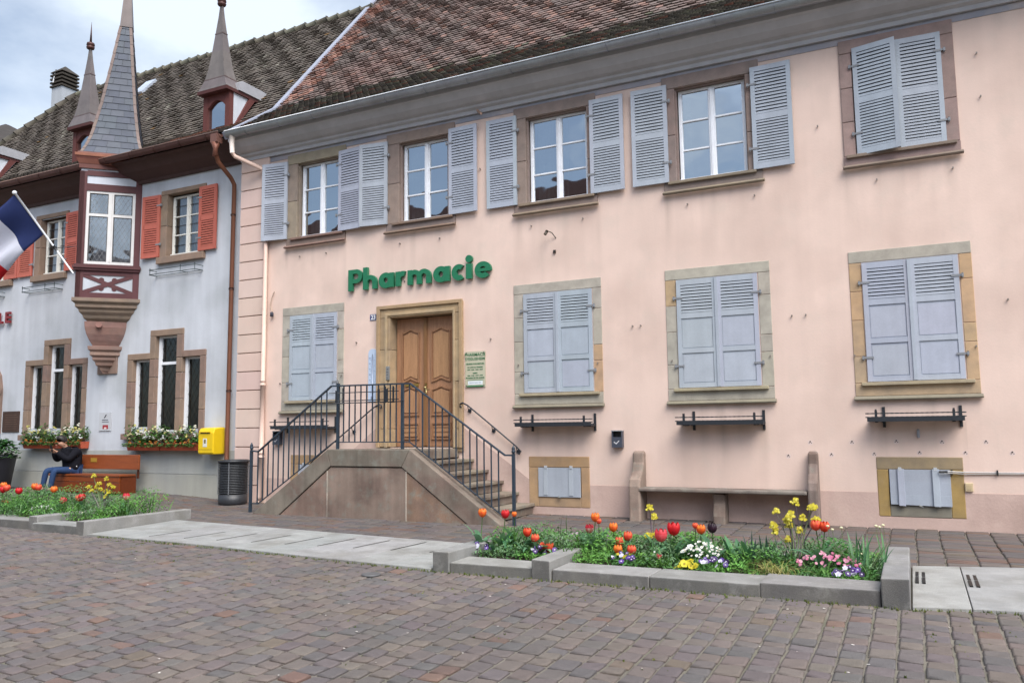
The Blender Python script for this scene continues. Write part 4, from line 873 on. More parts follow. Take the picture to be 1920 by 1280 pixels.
opp('opposite_house', -13, 3, -27, 5.5, 9.5, A('b9a58f', .8), 'low house across the square behind the photographer')
# ================================================================= ENTRANCE STEPS
es = thing('entrance_steps', 'double flight of sandstone steps leading up to the pharmacy door', 'steps', (-7.85, -.7, 0))
YF = -1.42; T1 = [A(c, .80) for c in ('8d766a', '8c7a6e', '89705f')]
q = MB()
cop = [(-10.28, -.02), (-8.665, 1.075), (-7.05, 1.075), (-5.42, -.05)]
inn = [(-9.72, -.05), (-8.60, .80), (-7.20, .80), (-5.95, -.08)]
q.prism([cop[0], cop[1], inn[1], inn[0]], YF, YF+.27, col=A('857c70', .72)); q.prism([cop[1], cop[2], inn[2], inn[1]], YF-.002, YF+.272, col=A('80776b', .72)); q.prism([cop[2], cop[3], inn[3], inn[2]], YF-.001, YF+.271, col=A('86796d', .72))
q.build('coping', STAIR, es, bev=.012)
q = MB(); g_ = .005
q.prism([(inn[0][0]+g_, -.06), (-8.68, .72), (-8.68, -.08)], YF+.018, YF+.26, col=T1[0]); q.prism([(-8.66, .735), (-8.60, .79-g_), (-7.20, .79-g_), (-7.13, .735), (-7.13, -.09), (-8.66, -.09)], YF+.02, YF+.26, col=T1[1]); q.prism([(-7.11, .715), (-7.11, -.09), (inn[3][0]-g_, -.09)], YF+.016, YF+.26, col=T1[2])
q.build('panel', STAIR, es)
q = MB(A('b8ab9d', .8)); q.box(-8.682, -8.658, YF+.012, YF+.03, -.08, .73); q.build('mortar_joint', STAIR, es); q = MB(A('b8ab9d', .8)); q.box(-7.132, -7.108, YF+.012, YF+.03, -.08, .74); q.build('mortar_joint', STAIR, es)
q = MB(); SC = A('928776', .76)
for k in range(6):
    z = 1.055-k*.176
    if k == 0: q.box(-8.70, -6.98, YF+.28, .14, z-.15, z, jit(SC, .03)); q.box(-8.62, -7.06, YF+.285, .0, -.1, z-.152, A('8a6f62', .75)); continue
    for s, e in ((-8.66-.29*k, -8.60), (-7.06, -7.02+.28*k+.02)):
        q.box(min(s, e), max(s, e), YF+.275, -.008, z-.17, z-.045, jit(A('85776a', .76), .05))
    q.box(-8.70-.29*k, -8.64-.29*(k-1)+.05, YF+.276, -.009, z-.045, z, jit(SC, .06)); q.box(-7.06+.28*(k-1), -6.98+.28*k+.02, YF+.276, -.009, z-.045, z, jit(SC, .06))
q.build('step', STAIR, es, bev=.006)
# ================================================================= RAILING (dark blue iron)
IR = A('33414f', .75); YR = -1.30
rl = thing('stair_railing', 'dark blue iron railing along the front of the double steps', 'railing', (-7.85, YR, 0))
topl = [(-10.445, 1.045), (-10.28, 1.03), (-8.69, 2.12), (-7.12, 2.112), (-5.44, .99), (-5.30, .99)]
botl = [(-10.42, .135), (-10.265, .133), (-8.63, 1.19), (-7.13, 1.19), (-5.50, .115)]
def zat(P, x):
    for (a, b), (c, d) in zip(P, P[1:]):
        if a <= x <= c: return b+(d-b)*(x-a)/(c-a)
    return P[-1][1]
q = MB(IR)
for P, hw, hh in ((topl, .022, .012), (botl, .011, .008)):
    for (a, b), (c, d) in zip(P, P[1:]): q.hexa([(a, YR-hw, b-hh), (c, YR-hw, d-hh), (c, YR+hw, d-hh), (a, YR+hw, b-hh), (a, YR-hw, b+hh), (c, YR-hw, d+hh), (c, YR+hw, d+hh), (a, YR+hw, b+hh)])
q.build('rail', IRON, rl)
for x, z0, z1 in ((-10.44, -.04, 1.06), (-8.545, 1.07, 2.16), (-7.262, 1.07, 2.1), (-5.30, -.04, 1.01)):
    q = MB(IR); q.box(x-.021, x+.021, YR-.021, YR+.021, z0, z1)
    if z1 < 1.5: q.lathe([(.012, z1-.002), (.03, z1+.02), (.032, z1+.045), (.02, z1+.06), (.03, z1+.075), (.012, z1+.11), (.002, z1+.13)], x, YR, 8)
    q.build('post', IRON, rl)
q = MB(IR); q.box(-.0085, .0085, -.0085, .0085, 0, 1); bme = None
xs = [-10.285+.1155*k for k in range(14)]+[-8.43+.1165*k for k in range(10)]+[-7.13+.1215*k for k in range(14)]
for k, x in enumerate(xs):
    if bme is None:
        me = bpy.data.meshes.new('baluster'); me.from_pydata(q.v, [], q.f); ca_ = me.color_attributes.new('Col', 'FLOAT_COLOR', 'CORNER'); ca_.data.foreach_set('color', [c for f in q.f for _ in f for c in (*IR, 1)]); me.materials.append(IRON); bme = me
    o = bpy.data.objects.new('baluster', bme); C.objects.link(o); o.parent = rl; zb_, zt_ = zat(botl, x), zat(topl, x); o.location = (x+7.85, 0, zb_); o.scale = (1, 1, zt_-zb_)
# wall handrails
def handrail(P, lab, n=3):
    h = thing('wall_handrail', lab, 'handrail', P[0], 'iron wall handrails beside the steps')
    q = MB(A('2c323c', .75)); q.tube(P, .013, 8); o = q.build('rail', IRON, h)
    for t in n:
        i = t; q = MB(A('2c323c', .75)); x, y, z = P[i] if i < len(P) else P[-1]; q.tube([(x, y, z), (x, y+.02, z-.06), (x, -.004, z-.09)], .008, 6); q.tube([(x, -.02, z-.09), (x, -.004, z-.09)], .035, 8); q.build('bracket', IRON, h)
def curl(x, z, s, y): return [(x+s*(.09*math.cos(a)*(1-a/9)), y, z-.06+.06*math.sin(a)*(1-a/9)) for a in (4.2, 3.4, 2.6, 1.9)][::1]
LP = [(-8.56, -.09, 1.76), (-8.535, -.09, 1.785), (-8.545, -.09, 1.82), (-8.58, -.09, 1.835), (-8.66, -.09, 1.81), (-8.8, -.09, 1.72), (-9.2, -.09, 1.44), (-9.75, -.09, 1.06), (-10.1, -.09, .82), (-10.14, -.09, .78), (-10.1, -.09, .75), (-10.06, -.09, .78)]
handrail(LP, 'thin iron wall handrail left of the door with curled end', [4, 6, 8])
RP = [(-6.88, -.09, 1.75), (-6.91, -.09, 1.77), (-6.905, -.09, 1.81), (-6.86, -.09, 1.825), (-6.76, -.09, 1.78), (-6.3, -.09, 1.435), (-5.85, -.09, 1.09), (-5.76, -.09, 1.0), (-5.79, -.09, .96), (-5.83, -.09, .99)]
handrail(RP, 'thin iron wall handrail right of the door with curled end', [4, 5, 6])
# ================================================================= WALL-MOUNTED THINGS
def rack(x0, x1, z0, z1, lab, y=-.0, dep=.26):
    h = thing('window_box_rack', lab, 'flower box rack', ((x0+x1)/2, y, z0), 'empty black iron flower box racks on the pink wall')
    BK = A('30343a', .75); q = MB(BK); yo = y-dep
    for yy in (yo, yo+.085, yo+.17, y-.02):
        for k in range(14):
            a, b = x0+.03+(x1-x0-.06)*k/14, x0+.03+(x1-x0-.06)*(k+1)/14; q.box(a, b, yy-.012, yy+.012, z0-.01+.002*(k % 2), z0+.012+.002*(k % 2))
    q.box(x0+.03, x1-.03, yo-.02, y-.01, z0-.022, z0-.012); q.box(x0+.02, x1-.02, yo-.018, yo-.012, z0-.02, z0+.03)
    q.build('tray_bar', IRON, h)
    q = MB(BK); q2 = MB(BK); n = 40
    for k in range(n): a, b = x0+(x1-x0)*k/n, x0+(x1-x0)*(k+1)/n; r = .009+.003*(k % 2); q.tube([(a, yo-.01, z1), (b, yo-.01, z1)], [r, .021-r], 4, caps=False); q2.tube([(a, yo-.01, z0+.035), (b, yo-.01, z0+.035)], [r, .021-r], 4, caps=False)
    q.build('twisted_rail', IRON, h); q2.build('twisted_rail', IRON, h)
    for x in (x0+.13, x1-.14):
        q = MB(BK); q.box(x-.016, x+.016, yo-.022, yo+.0, z0-.02, z1+.035); q.box(x-.016, x+.016, yo, y, z0-.035, z0-.023); q.box(x-.012, x+.012, yo-.03, yo+.01, z1+.036, z1+.055); q.box(x-.02+.09, x+.016+.09, y-.02, y-.0, z0-.1, z1+.09); q.box(x-.016+.074, x+.09, y-.1, y-.02, z0-.034, z0-.024); q.build('bracket', IRON, h)
Wd = 1.0
rack(-11.0, -9.58, 1.44, 1.55, 'empty iron flower box rack on the pink wall behind the left railing')
rack(-5.80, -4.44, 1.43, 1.515, 'empty iron flower box rack under the window right of the door')
rack(-3.14, -1.86, 1.425, 1.515, 'empty iron flower box rack under the window above the stone bench')
rack(-.56, .62, 1.44, 1.525, 'empty iron flower box rack at the right, above the tilted cellar hatch')
h = thing('railing_flower_rack', 'empty flat iron flower rack hooked on the landing railing before the door', 'flower box rack', (-7.9, YR, 1.85)); q = MB(A('2d3138', .75))
for z, y in ((1.99, YR-.2), (1.86, YR-.2), (1.825, YR-.12), (1.83, YR-.05)): q.tube([(-8.58, y, z), (-7.2, y, z)], .008, 6)
q.build('bar', IRON, h)
for x in (-8.42, -7.58, -7.42): q = MB(A('2d3138', .75)); q.box(x-.02, x+.02, YR-.21, YR-.2, 1.83, 2.03); q.box(x-.015, x+.015, YR-.2, YR-.015, 1.815, 1.825); q.box(x-.015, x+.015, YR-.035, YR-.023, 1.815, 2.08); q.build('bracket', IRON, h)
def ashtray(x, z, lab):
    q = MB(A('4a4f5c', .75)); q.box(x-.083, x+.083, -.1, -.005, z, z+.16); q.box(x-.083, x-.07, -.1, -.005, z+.16, z+.25); q.box(x+.07, x+.083, -.1, -.005, z+.16, z+.25); q.box(x-.07, x+.07, -.02, -.005, z+.16, z+.25, (.02, .02, .02)); q.box(x-.088, x+.088, -.105, -.003, z+.25, z+.265, A('9a9da0', .8))
    q.hexa([(x-.05, -.102, z+.08), (x-.01, -.102, z+.05), (x-.01, -.1, z+.05), (x-.05, -.1, z+.08), (x-.045, -.102, z+.09), (x-.01, -.102, z+.065), (x-.01, -.1, z+.065), (x-.045, -.1, z+.09)], (.7, .7, .7)); q.hexa([(x-.01, -.102, z+.05), (x+.04, -.102, z+.1), (x+.04, -.1, z+.1), (x-.01, -.1, z+.05), (x-.01, -.102, z+.065), (x+.035, -.102, z+.11), (x+.035, -.1, z+.11), (x-.01, -.1, z+.065)], (.7, .7, .7))
    o = q.build('wall_ashtray', IRON, None, at=(x, 0, z), bev=.003); tag(o, lab, 'ashtray')
ashtray(-4.11, 1.07, 'small grey wall ashtray on the pink wall above the stone bench end'); ashtray(-11.0, 1.12, 'small grey wall ashtray behind the left stair railing')
# green shop sign letters
GS = A('2f8560', .68); sg = thing('pharmacy_sign', 'green raised letters reading Pharmacie above the wooden door', 'sign', (-7.8, 0, 3.95))
BL = 3.963; XH = .265; AH = .40; SW = .097; D0, D1 = -.075, -.02
def arc(mb, cx, cz, ro, ri, a0, a1, y0=D0, n=28, sx=1.0):
    T = [R(a0+(a1-a0)*k/n) for k in range(n+1)]; P = [(cx+ro*sx*math.cos(t), cz+ro*math.sin(t)) for t in T]; Q = [(cx+ri*sx*math.cos(t)*.9, cz+ri*math.sin(t)) for t in T]
    i = mb.p([(x, y0, z) for x, z in P]+[(x, y0, z) for x, z in Q]+[(x, D1, z) for x, z in P]+[(x, D1, z) for x, z in Q]); m_ = n+1
    for k in range(n):
        mb.face((i+k, i+k+1, i+m_+k+1, i+m_+k)); mb.face((i+k, i+2*m_+k, i+2*m_+k+1, i+k+1)); mb.face((i+m_+k, i+m_+k+1, i+3*m_+k+1, i+3*m_+k))
    for k in (0, n): mb.face((i+k, i+m_+k, i+3*m_+k, i+2*m_+k))
def bar(mb, x, z0, z1, w=SW, y=D0-.003): mb.box(x, x+w, y, D1, z0, z1)
def letter(fn): mb = MB(GS); fn(mb); mb.build('letter', SIGNM, sg)
def P_(mb, x=-9.32):
    bar(mb, x, BL, BL+.40); r = .13; cz = BL+.40-r; arc(mb, x+.185, cz, r, .05, -90, 90); mb.box(x+SW, x+.185, D0, D1, BL+.40-.08, BL+.40); mb.box(x+SW, x+.185, D0, D1, cz-r, cz-r+.08)
letter(P_)
def shoulder(mb, xl, xr, y=D0): r = (xr-xl)/2; ri = r-SW*.95; arc(mb, xl+r, BL+XH-.135, .135, .055, 0, 180, y0=y, sx=r/.135); bar(mb, xr-SW, BL, BL+XH-.133, y=y)
def h_(mb): bar(mb, -8.98, BL, BL+AH+.015); shoulder(mb, -8.98, -8.675)
letter(h_)
def a_(mb, x0, x1): r = XH/2+.012; sx = (x1-x0-.02)/2/r; arc(mb, x0+r*sx, BL+XH/2, r, .052, 0, 360, sx=sx); bar(mb, x1-SW, BL, BL+XH)
letter(lambda mb: a_(mb, -8.63, -8.30))
def r_(mb): bar(mb, -8.255, BL, BL+XH); arc(mb, -8.10, BL+XH-.15, .155, .062, 70, 170)
letter(r_)
def m_(mb): bar(mb, -7.995, BL, BL+XH); shoulder(mb, -7.995, -7.705); shoulder(mb, -7.795, -7.505, y=D0-.0015)
letter(m_)
letter(lambda mb: a_(mb, -7.455, -7.12))
letter(lambda mb: arc(mb, -6.93, BL+XH/2, XH/2+.01, .052, 52, 308, sx=1.02))
def i_(mb):
    bar(mb, -6.785, BL, BL+XH, w=.11); n = 18; mb.prism([(-6.73+.066*math.cos(6.283*k/n), BL+.35+.066*math.sin(6.283*k/n)) for k in range(n)], D0, D1)
letter(i_)
def e_(mb): r = XH/2+.012; sx = .16/r; arc(mb, -6.455, BL+XH/2, r, .06, -8, 322-360+360 if False else 318, sx=sx); mb.box(-6.57, -6.31, D0-.003, D1, BL+XH/2-.03, BL+XH/2+.024)
letter(e_)
lf = MB((.05, .05, .05))
for x in (-9.28, -8.9, -8.5, -8.1, -7.6, -7.2, -6.7): lf.tube([(x, 0, 4.05), (x, -.02, 4.05)], .01, 6)
lf.build('stand_off', IRON, sg)
# plaque beside the door
pq = thing('pharmacy_plaque', 'small glass plaque with green opening hours beside the wooden door', 'sign', (-6.645, 0, 2.1))
q = MB(A('c9c5ac', .8)); q.box(-6.84, -6.45, -.022, -.012, 2.09, 2.70); q.build('plate', SIGNM, pq)
q = MB(A('3e8a62', .75)); GT = A('2c7a50', .75)
for s, sz, z in (('PHARMACIE', .075, 2.62), ("D'EGUISHEIM", .066, 2.55), ("HEURES D'OUVERTURE", .034, 2.475), ('DU LUNDI AU VENDREDI', .026, 2.42), ('8H30 - 12H00   14H00 - 18H30', .023, 2.38), ('SAMEDI', .026, 2.32), ('8H30 - 12H00   14H00 - 17H00', .023, 2.28), ('PHARMACIE DE GARDE', .034, 2.235)): add_text(q, s, sz, -6.645, -.0245, z, GT, ext=.001, bold=.0008)
q.box(-6.80, -6.49, -.024, -.0225, 2.205, 2.212); q.box(-6.80, -6.49, -.03, -.0225, 2.095, 2.115); q.box(-6.785, -6.50, -.025, -.0225, 2.13, 2.195, A('e6eef0', .86)); add_text(q, 'SERVICE DE GARDE  3237', .02, -6.645, -.0265, 2.158, A('8a93a8', .8), ext=.0005)
q.build('lettering', SIGNM, pq)
q = MB(A('6b6a60', .8))
for x in (-6.815, -6.475):
    for z in (2.115, 2.675): q.tube([(x, 0, z), (x, -.03, z)], .011, 8)
q.build('screw', IRON, pq)
hn = MB(A('3c4a80', .75)); hn.box(-8.86, -8.71, -.012, -.001, 3.385, 3.50); hn.box(-8.852, -8.718, -.0135, -.012, 3.393, 3.397, (.8, .8, .8)); hn.box(-8.852, -8.718, -.0135, -.012, 3.488, 3.492, (.8, .8, .8)); add_text(hn, '23', .105, -8.785, -.015, 3.408, (.8, .8, .8), ext=.001, bold=.003); o = hn.build('house_number_plate', SIGNM, None, at=(-8.785, 0, 3.44)); tag(o, 'blue enamel house number plate 23 left of the door', 'number plate')
tmr = thing('wall_thermometer', 'tall pale blue enamel thermometer board left of the door', 'thermometer', (-8.79, 0, 1.9))
q = MB(A('c4d4ea', .86)); n = 8; pts = [(-8.885, 1.9), (-8.695, 1.9), (-8.695, 2.78)]+[(-8.79+.095*math.cos(math.pi*k/n), 2.78+.08*math.sin(math.pi*k/n)) for k in range(1, n)]+[(-8.885, 2.78)]; q.prism(pts, -.02, -.004); q.build('board', SIGNM, tmr)
q = MB(A('8d9ab5', .8))
for k in range(34): z = 2.05+k*.02; w2 = .05 if k % 5 == 0 else .028; q.box(-8.79-w2, -8.79-.012, -.0225, -.0205, z, z+.004); q.box(-8.79+.012, -8.79+w2, -.0225, -.0205, z, z+.004)
q.tube([(-8.79, -.024, 2.0), (-8.79, -.024, 2.76)], .006, 6, A('d8e0ee', .9)); q.lathe([(.018, -.02), (.022, 0), (.018, .02)], -8.79, -.03, 8, A('9a9fc0', .8), cz=1.98)
for k in range(6): add_text(q, str(50-10*k if 50-10*k >= 0 else 10), .035, -8.85, -.023, 2.68-k*.1, A('8d9ab5', .8), ext=.001)
q.build('scale', SIGNM, tmr)
ic = thing('door_intercom', 'small steel door intercom on the left door jamb', 'intercom', (-8.39, -.02, 2.3)); q = MB(A('b9b9b4', .8)); q.box(-8.46, -8.38, -.075, -.052, 2.27, 2.52); q.build('housing', ZINC, ic, bev=.004); q = MB(A('7d7d80', .8)); 
for k in range(4): q.box(-8.44, -8.40, -.078, -.0755, 2.3+k*.05, 2.33+k*.05)
q.build('button', PLASTIC, ic)
cb_ = thing('outdoor_sensor', 'small dark camera on a bent arm on the pink wall below the third upper window', 'camera', (-5.15, 0, 4.3)); q = MB(A('4a4238', .7)); q.tube([(-5.11, 0, 4.5), (-5.15, -.08, 4.58), (-5.19, -.12, 4.6), (-5.22, -.13, 4.59)], .008, 6); q.build('arm', IRON, cb_); q = MB(A('4a4034', .7)); q.tube([(-5.21, -.13, 4.61), (-5.24, -.16, 4.54)], .026, 8); q.build('housing', IRON, cb_)
q = MB(A('3e352c', .7)); q.box(-5.155, -5.115, -.03, 0, 4.25, 4.30); q.box(-5.148, -5.122, -.034, -.03, 4.26, 4.29, (.02, .02, .02)); o = q.build('cable_socket', IRON, None, at=(-5.13, 0, 4.24)); tag(o, 'tiny brown socket on the pink wall under the bent camera arm', 'socket')
cd = thing('electric_conduit', 'white cable conduit running right from the tilted cellar hatch', 'cable', (.3, -.02, .75)); q = MB(A('c8c6c4', .84)); q.tube([(.36, -.06, .765), (.55, -.02, .755), (.8, -.02, .752), (7, -.02, .765)], .008, 6); q.tube([(.33, -.07, .745), (.6, -.02, .73), (.9, -.02, .735), (7, -.02, .75)], .007, 6, A('b0ada8', .8)); q.build('cable', PLASTIC, cd); q = MB((.03, .03, .03)); q.tube([(.27, -.07, .757), (.37, -.06, .757)], .016, 6); 
for x in (.93, .42, 1.6, 2.4): q.box(x-.008, x+.008, -.04, -.002, .715, .785)
q.build('clip', PLASTIC, cd)
jb = thing('junction_box', 'small beige junction box on the wall right of the tilted cellar hatch', 'junction box', (.605, 0, .51)); q = MB(A('d6c19c', .84)); q.box(.56, .65, -.035, -.0, .51, .62); q.build('housing', PLASTIC, jb, bev=.006); q = MB(A('c9b48e', .84)); q.box(.58, .63, -.04, -.0352, .535, .595); q.build('cover', PLASTIC, jb)
vp = MB(A('b9b6ba', .8)); vp.tube([(.06, -.005, 1.3), (.06, -.03, 1.29), (.06, -.03, 1.2)], .017, 8); o = vp.build('vent_stub', PLASTIC, None, at=(.06, 0, 1.2)); tag(o, 'short grey plastic pipe stub under the rightmost iron rack', 'pipe')
lc = thing('line_anchor', 'old porcelain insulator with curled wire beside the pink downpipe', 'insulator', (-11.2, 0, 3.7)); q = MB(A('4a4a55', .7)); q.lathe([(.02, 0), (.04, .02), (.03, .05), (.04, .07), (.015, .1)], -11.2, -.06, 8, cz=3.62); q.build('insulator', PLASTIC, lc); q = MB(A('d8c0a8', .84)); q.tube([(-11.2, -.04, 3.72), (-11.27, -.03, 3.85), (-11.24, -.03, 4.0), (-11.17, -.03, 4.12)], .008, 6); q.build('wire', PLASTIC, lc)
# ================================================================= STONE BENCH ON THE WALL
sb = thing('stone_wall_bench', 'long weathered stone bench with carved end posts against the pink wall', 'bench', (-2.5, -.2, 0))
BS = A('98887c', .74); q = MB(A('8b8279', .76)); q.box(-3.70, -1.34, -.37, -.015, .435, .485); q.build('seat', STAIR, sb, bev=.015)
q = MB(BS)
def legp(x0, x1): 
    q.prism([(-.005, -.02), (-.3, -.03), (-.3, .1), (-.24, .3), (-.3, .42), (-.005, .42)], x0, x1, 'x')
for x0, x1 in ((-2.63, -2.46),): legp(x0, x1)
q.build('leg', STAIR, sb, bev=.02)
for x0, x1, dk in ((-3.86, -3.68, 1), (-1.33, -1.2, 0)):
    q = MB(A('9a877a', .78) if dk else A('8c7c74', .76)); q.prism([(-.005, -.03), (-.36, -.04), (-.36, .5), (-.33, .6), (-.2, .72), (-.13, .85), (-.12, 1.0), (-.05, 1.02), (-.005, 1.0)], x0, x1, 'x')
    q.build('end_post', STAIR, sb, bev=.025)
# ================================================================= STREET FURNITURE BY THE TOWN HALL
bn = thing('litter_bin', 'round dark grey slatted litter bin beside the copper downpipe', 'bin', (-11.82, -.35, 0)); q = MB(A('3c3e43', .55)); z0 = .0
q.lathe([(.26, z0), (.27, z0+.02), (.27, .19), (.262, .19)], -11.82, -.35, 24); q.build('bin_body', IRON, bn); q = MB(A('3c3e43', .55)); q.lathe([(.262, .79), (.29, .79), (.295, .83), (.27, .84), (.27, .8)], -11.82, -.35, 24); q.build('bin_rim', IRON, bn)
q = MB(A('404348', .55))
for k in range(19): q.lathe([(.262, .205+k*.031), (.272, .21+k*.031), (.272, .222+k*.031), (.262, .227+k*.031)], -11.82, -.35, 24)
q.build('bin_slat', IRON, bn); q = MB(A('26282b', .7)); q.lathe([(.24, .1), (.24, .8)], -11.82, -.35, 20)
for a in (2.2, 3.9, 5.2, .6): q.tube([(-11.82+.276*math.cos(a), -.35+.276*math.sin(a), .19), (-11.82+.276*math.cos(a), -.35+.276*math.sin(a), .8)], .008, 4, A('85888d', .8))
q.build('bin_liner', PLASTIC, bn)
pb = thing('post_box', 'bright yellow post box on the pale blue wall beside the window boxes', 'post box', (-12.74, 0, .92)); YL = A('e8c21c', .9); x0, x1 = -12.97, -12.55
q = MB(YL); q.prism([(.12, .93), (-.17, .93), (-.19, .97), (-.19, 1.36), (-.15, 1.45), (.0, 1.47), (.12, 1.47)], x0, x1, 'x'); q.build('box', PLASTIC, pb, bev=.02)
q = MB((.02, .02, .015)); q.box(x0+.07, x1-.1, -.196, -.188, 1.345, 1.365); q.build('slot', PLASTIC, pb)
q = MB(A('e0e0d8', .86)); q.box(x0+.14, x0+.25, -.194, -.1905, 1.08, 1.25); q.box(x0+.17, x0+.22, -.1955, -.194, 1.15, 1.23, (.2, .15, .05)); q.build('sticker', SIGNM, pb)
q = MB(A('d9b318', .85)); q.box(x0+.05, x1-.08, -.215, -.191, 1.37, 1.385); q.box(x0+.02, x1-.02, -.194, -.1905, 1.028, 1.034, A('a98c10', .8)); q.build('hood', PLASTIC, pb)
# wooden bench
wb = thing('wooden_bench', 'solid orange brown wooden bench with high back against the pale blue wall', 'bench', (-15.9, -.4, gz(-15.9, -.4))); WC = A('8a4a26', .75); gz_ = gz(-15.9, -.4)-.0
def plank(x0, x1, y0, y1, z0, z1, nm, col=None): q = MB(jit(col or WC, .06)); q.box(x0, x1, y0, y1, z0+gz_, z1+gz_); return q.build(nm, BENCHW, wb, bev=.008)
plank(-17.05, -14.72, -.16, -.12, .49, .80, 'backrest', A('96502c', .74)); plank(-17.05, -14.74, -.60, -.2, .36, .40, 'seat', A('8e4824', .72)); plank(-17.0, -14.76, -.58, -.54, .02, .24, 'front_board', A('7d3a17', .8)); plank(-17.0, -14.76, -.585, -.545, .245, .355, 'front_board', A('8a421b', .8))
for x in (-17.0, -14.84): plank(x, x+.08, -.53, -.17, .0, .355, 'leg', A('6f3415', .8)); plank(x+.02, x+.06, -.119, -.08, .3, .78, 'back_post', A('5a2a12', .7))
q = MB(A('b08a3a', .8)); q.box(-16.25, -16.05, -.166, -.161, .64+gz_, .73+gz_); q.build('brass_plate', SIGNM, wb)
# ---- window boxes with flowers, wire racks, signs
def wbox(x0, x1, z, lab, lab2, seed):
    zt = z+.155; q = MB(A('b4553a', .85)); q.prism([(YB-.02, z), (YB-.2, z), (YB-.24, zt), (YB-.0, zt)], x0, x1, 'x'); q.box(x0-.01, x1+.01, YB-.255, YB-.24, zt-.03, zt, A('bb5c40', .85))
    o = q.build('window_box', TERRA, None, at=((x0+x1)/2, YB-.12, z), bev=.006); tag(o, lab, 'flower box')
    rr = random.Random(seed); pt_ = thing('potted_flowers', lab2, 'plant', ((x0+x1)/2, YB-.12, zt-.02)); q = MB()
    for k in range(900):
        x = rr.uniform(x0-.06, x1+.04); hgt = .26*(.5+.5*math.sin((x-x0)*9+seed)); y = YB-.12+rr.gauss(0, .08); z_ = zt+abs(rr.gauss(0, .09))+hgt*rr.random(); 
        if rr.random() < .16: z_ = zt-rr.random()*.07; y = YB-.25-rr.random()*.05
        s = rr.uniform(.022, .05); a = rr.uniform(0, 6.3); t = rr.uniform(-.8, .8); d = Vector((math.cos(a)*s, math.sin(a)*s, s*t)); e = Vector((-math.sin(a)*s*.4, math.cos(a)*s*.4, s*.2)); p0 = Vector((x, y, z_))
        q.poly([p0-d, p0-e, p0+d, p0+e], jit(A(rr.choice(['456a34', '56803c', '34552c', '66904a'])), .2))
    q.build('foliage', LEAF, pt_)
    for cols, nn, zz, sp_ in ((('e6e0a8', 'd9d27e', 'f2efe0'), 15, .25, .05), (('eef0ee', 'f4f4f0'), 6, .09, .03), (('d08a3a', 'c8742e'), 8, .02, .015)):
        q = MB()
        for k in range(nn):
            x = rr.uniform(x0, x1); x = x0+(x1-x0)*(.2+.6*rr.random()) if nn > 20 else x; y = YB-.14-rr.random()*.1; z_ = zt+zz+rr.gauss(0, sp_); c = A(rr.choice(cols), .9)
            for j in range(4): r = .03; u, v, w_ = rr.gauss(0, .014), rr.gauss(0, .012), rr.gauss(0, .02); q.lathe([(.004, -.012), (r*.8, 0), (r*.6, .012), (.003, .018)], x+u, y+v, 5, c, cz=z_+w_)
        q.build('blossom', PETAL, pt_)
for (a, b, z, n1, n2, s) in ((-15.23, -14.25, 1.0, 'left terracotta window box under the triple window beside the post box', 'white and yellow flowers in the left box beside the post box', 1), (-14.22, -13.15, 1.0, 'right terracotta window box under the triple window beside the post box', 'white and yellow flowers in the right box beside the post box', 2), (-18.82, -17.85, 1.04, 'left terracotta window box under the triple window behind the seated person', 'white and yellow flowers in the left box behind the seated person', 3), (-17.8, -16.75, 1.04, 'terracotta window box just above the seated person', 'white and yellow flowers in the box above the seated person', 4)): wbox(a, b, z, n1, n2, s)
def wrack(x0, x1, z, lab):
    h = thing('wire_rack', lab, 'flower box rack', ((x0+x1)/2, YB, z), 'empty wire flower racks on the pale blue wall'); q = MB(A('4c5a5c', .75))
    for zz in (z, z+.1): q.tube([(x0, YB, zz), (x0, YB-.2, zz), (x1, YB-.2, zz), (x1, YB, zz)], .009, 5)
    q.tube([(x0, YB-.03, z), (x1, YB-.03, z)], .009, 5)
    q.build('frame', IRON, h)
    for x in (x0+.02, (x0+x1)/2+.25, x1-.02): q = MB(A('4c5a5c', .75)); q.tube([(x, YB-.2, z-.02), (x, YB-.2, z+.14)], .008, 5); q.tube([(x, YB-.2, z), (x, YB, z)], .008, 5); q.build('upright', IRON, h)
wrack(-14.75, -13.35, 4.8, 'empty wire flower rack under the red shuttered window near the copper pipe'); wrack(-19.2, -17.95, 4.8, 'empty wire flower rack under the red shuttered window near the flag'); wrack(-21.2, -20.2, 4.8, 'empty wire flower rack at the left edge of the picture')
q = MB(A('5a4238', .7)); q.box(-19.97, -19.33, YB-.025, YB-.001, 1.43, 1.93)
for k in range(7): q.box(-19.87, -19.42+.02*(k % 3), YB-.028, YB-.0252, 1.5+k*.055, 1.515+k*.055, A('76594a', .75))
o = q.build('bronze_plaque', COPPER, None, at=(-19.65, YB, 1.43), bev=.004); tag(o, 'dark bronze memorial plaque on the pale blue wall left of the triple window', 'plaque')
q = MB(A('c6c8cc', .85)); q.box(-16.43, -16.03, YB-.02, YB-.006, 1.43, 1.84); q.box(-16.30, -16.12, YB-.022, YB-.02, 1.47, 1.56, A('a8323a', .8)); q.box(-16.25, -16.17, YB-.0235, YB-.022, 1.465, 1.51, A('e8d0cc', .86)); q.tube([(-16.25, YB-.022, 1.72), (-16.19, YB-.022, 1.79)], .012, 5, A('55555a', .8)); q.box(-16.33, -16.13, YB-.022, YB-.02, 1.66, 1.68, A('6a6a74', .8)); q.box(-16.33, -16.1, YB-.022, YB-.02, 1.62, 1.635, A('6a6a74', .8))
o = q.build('heritage_sign', SIGNM, None, at=(-16.23, YB, 1.43)); tag(o, 'small white sign with a red emblem on the pale blue wall between the windows', 'sign')
vl = thing('town_hall_sign', 'dark red capital letters ending in VILLE at the left edge', 'sign', (-20.6, YB, 4.12))
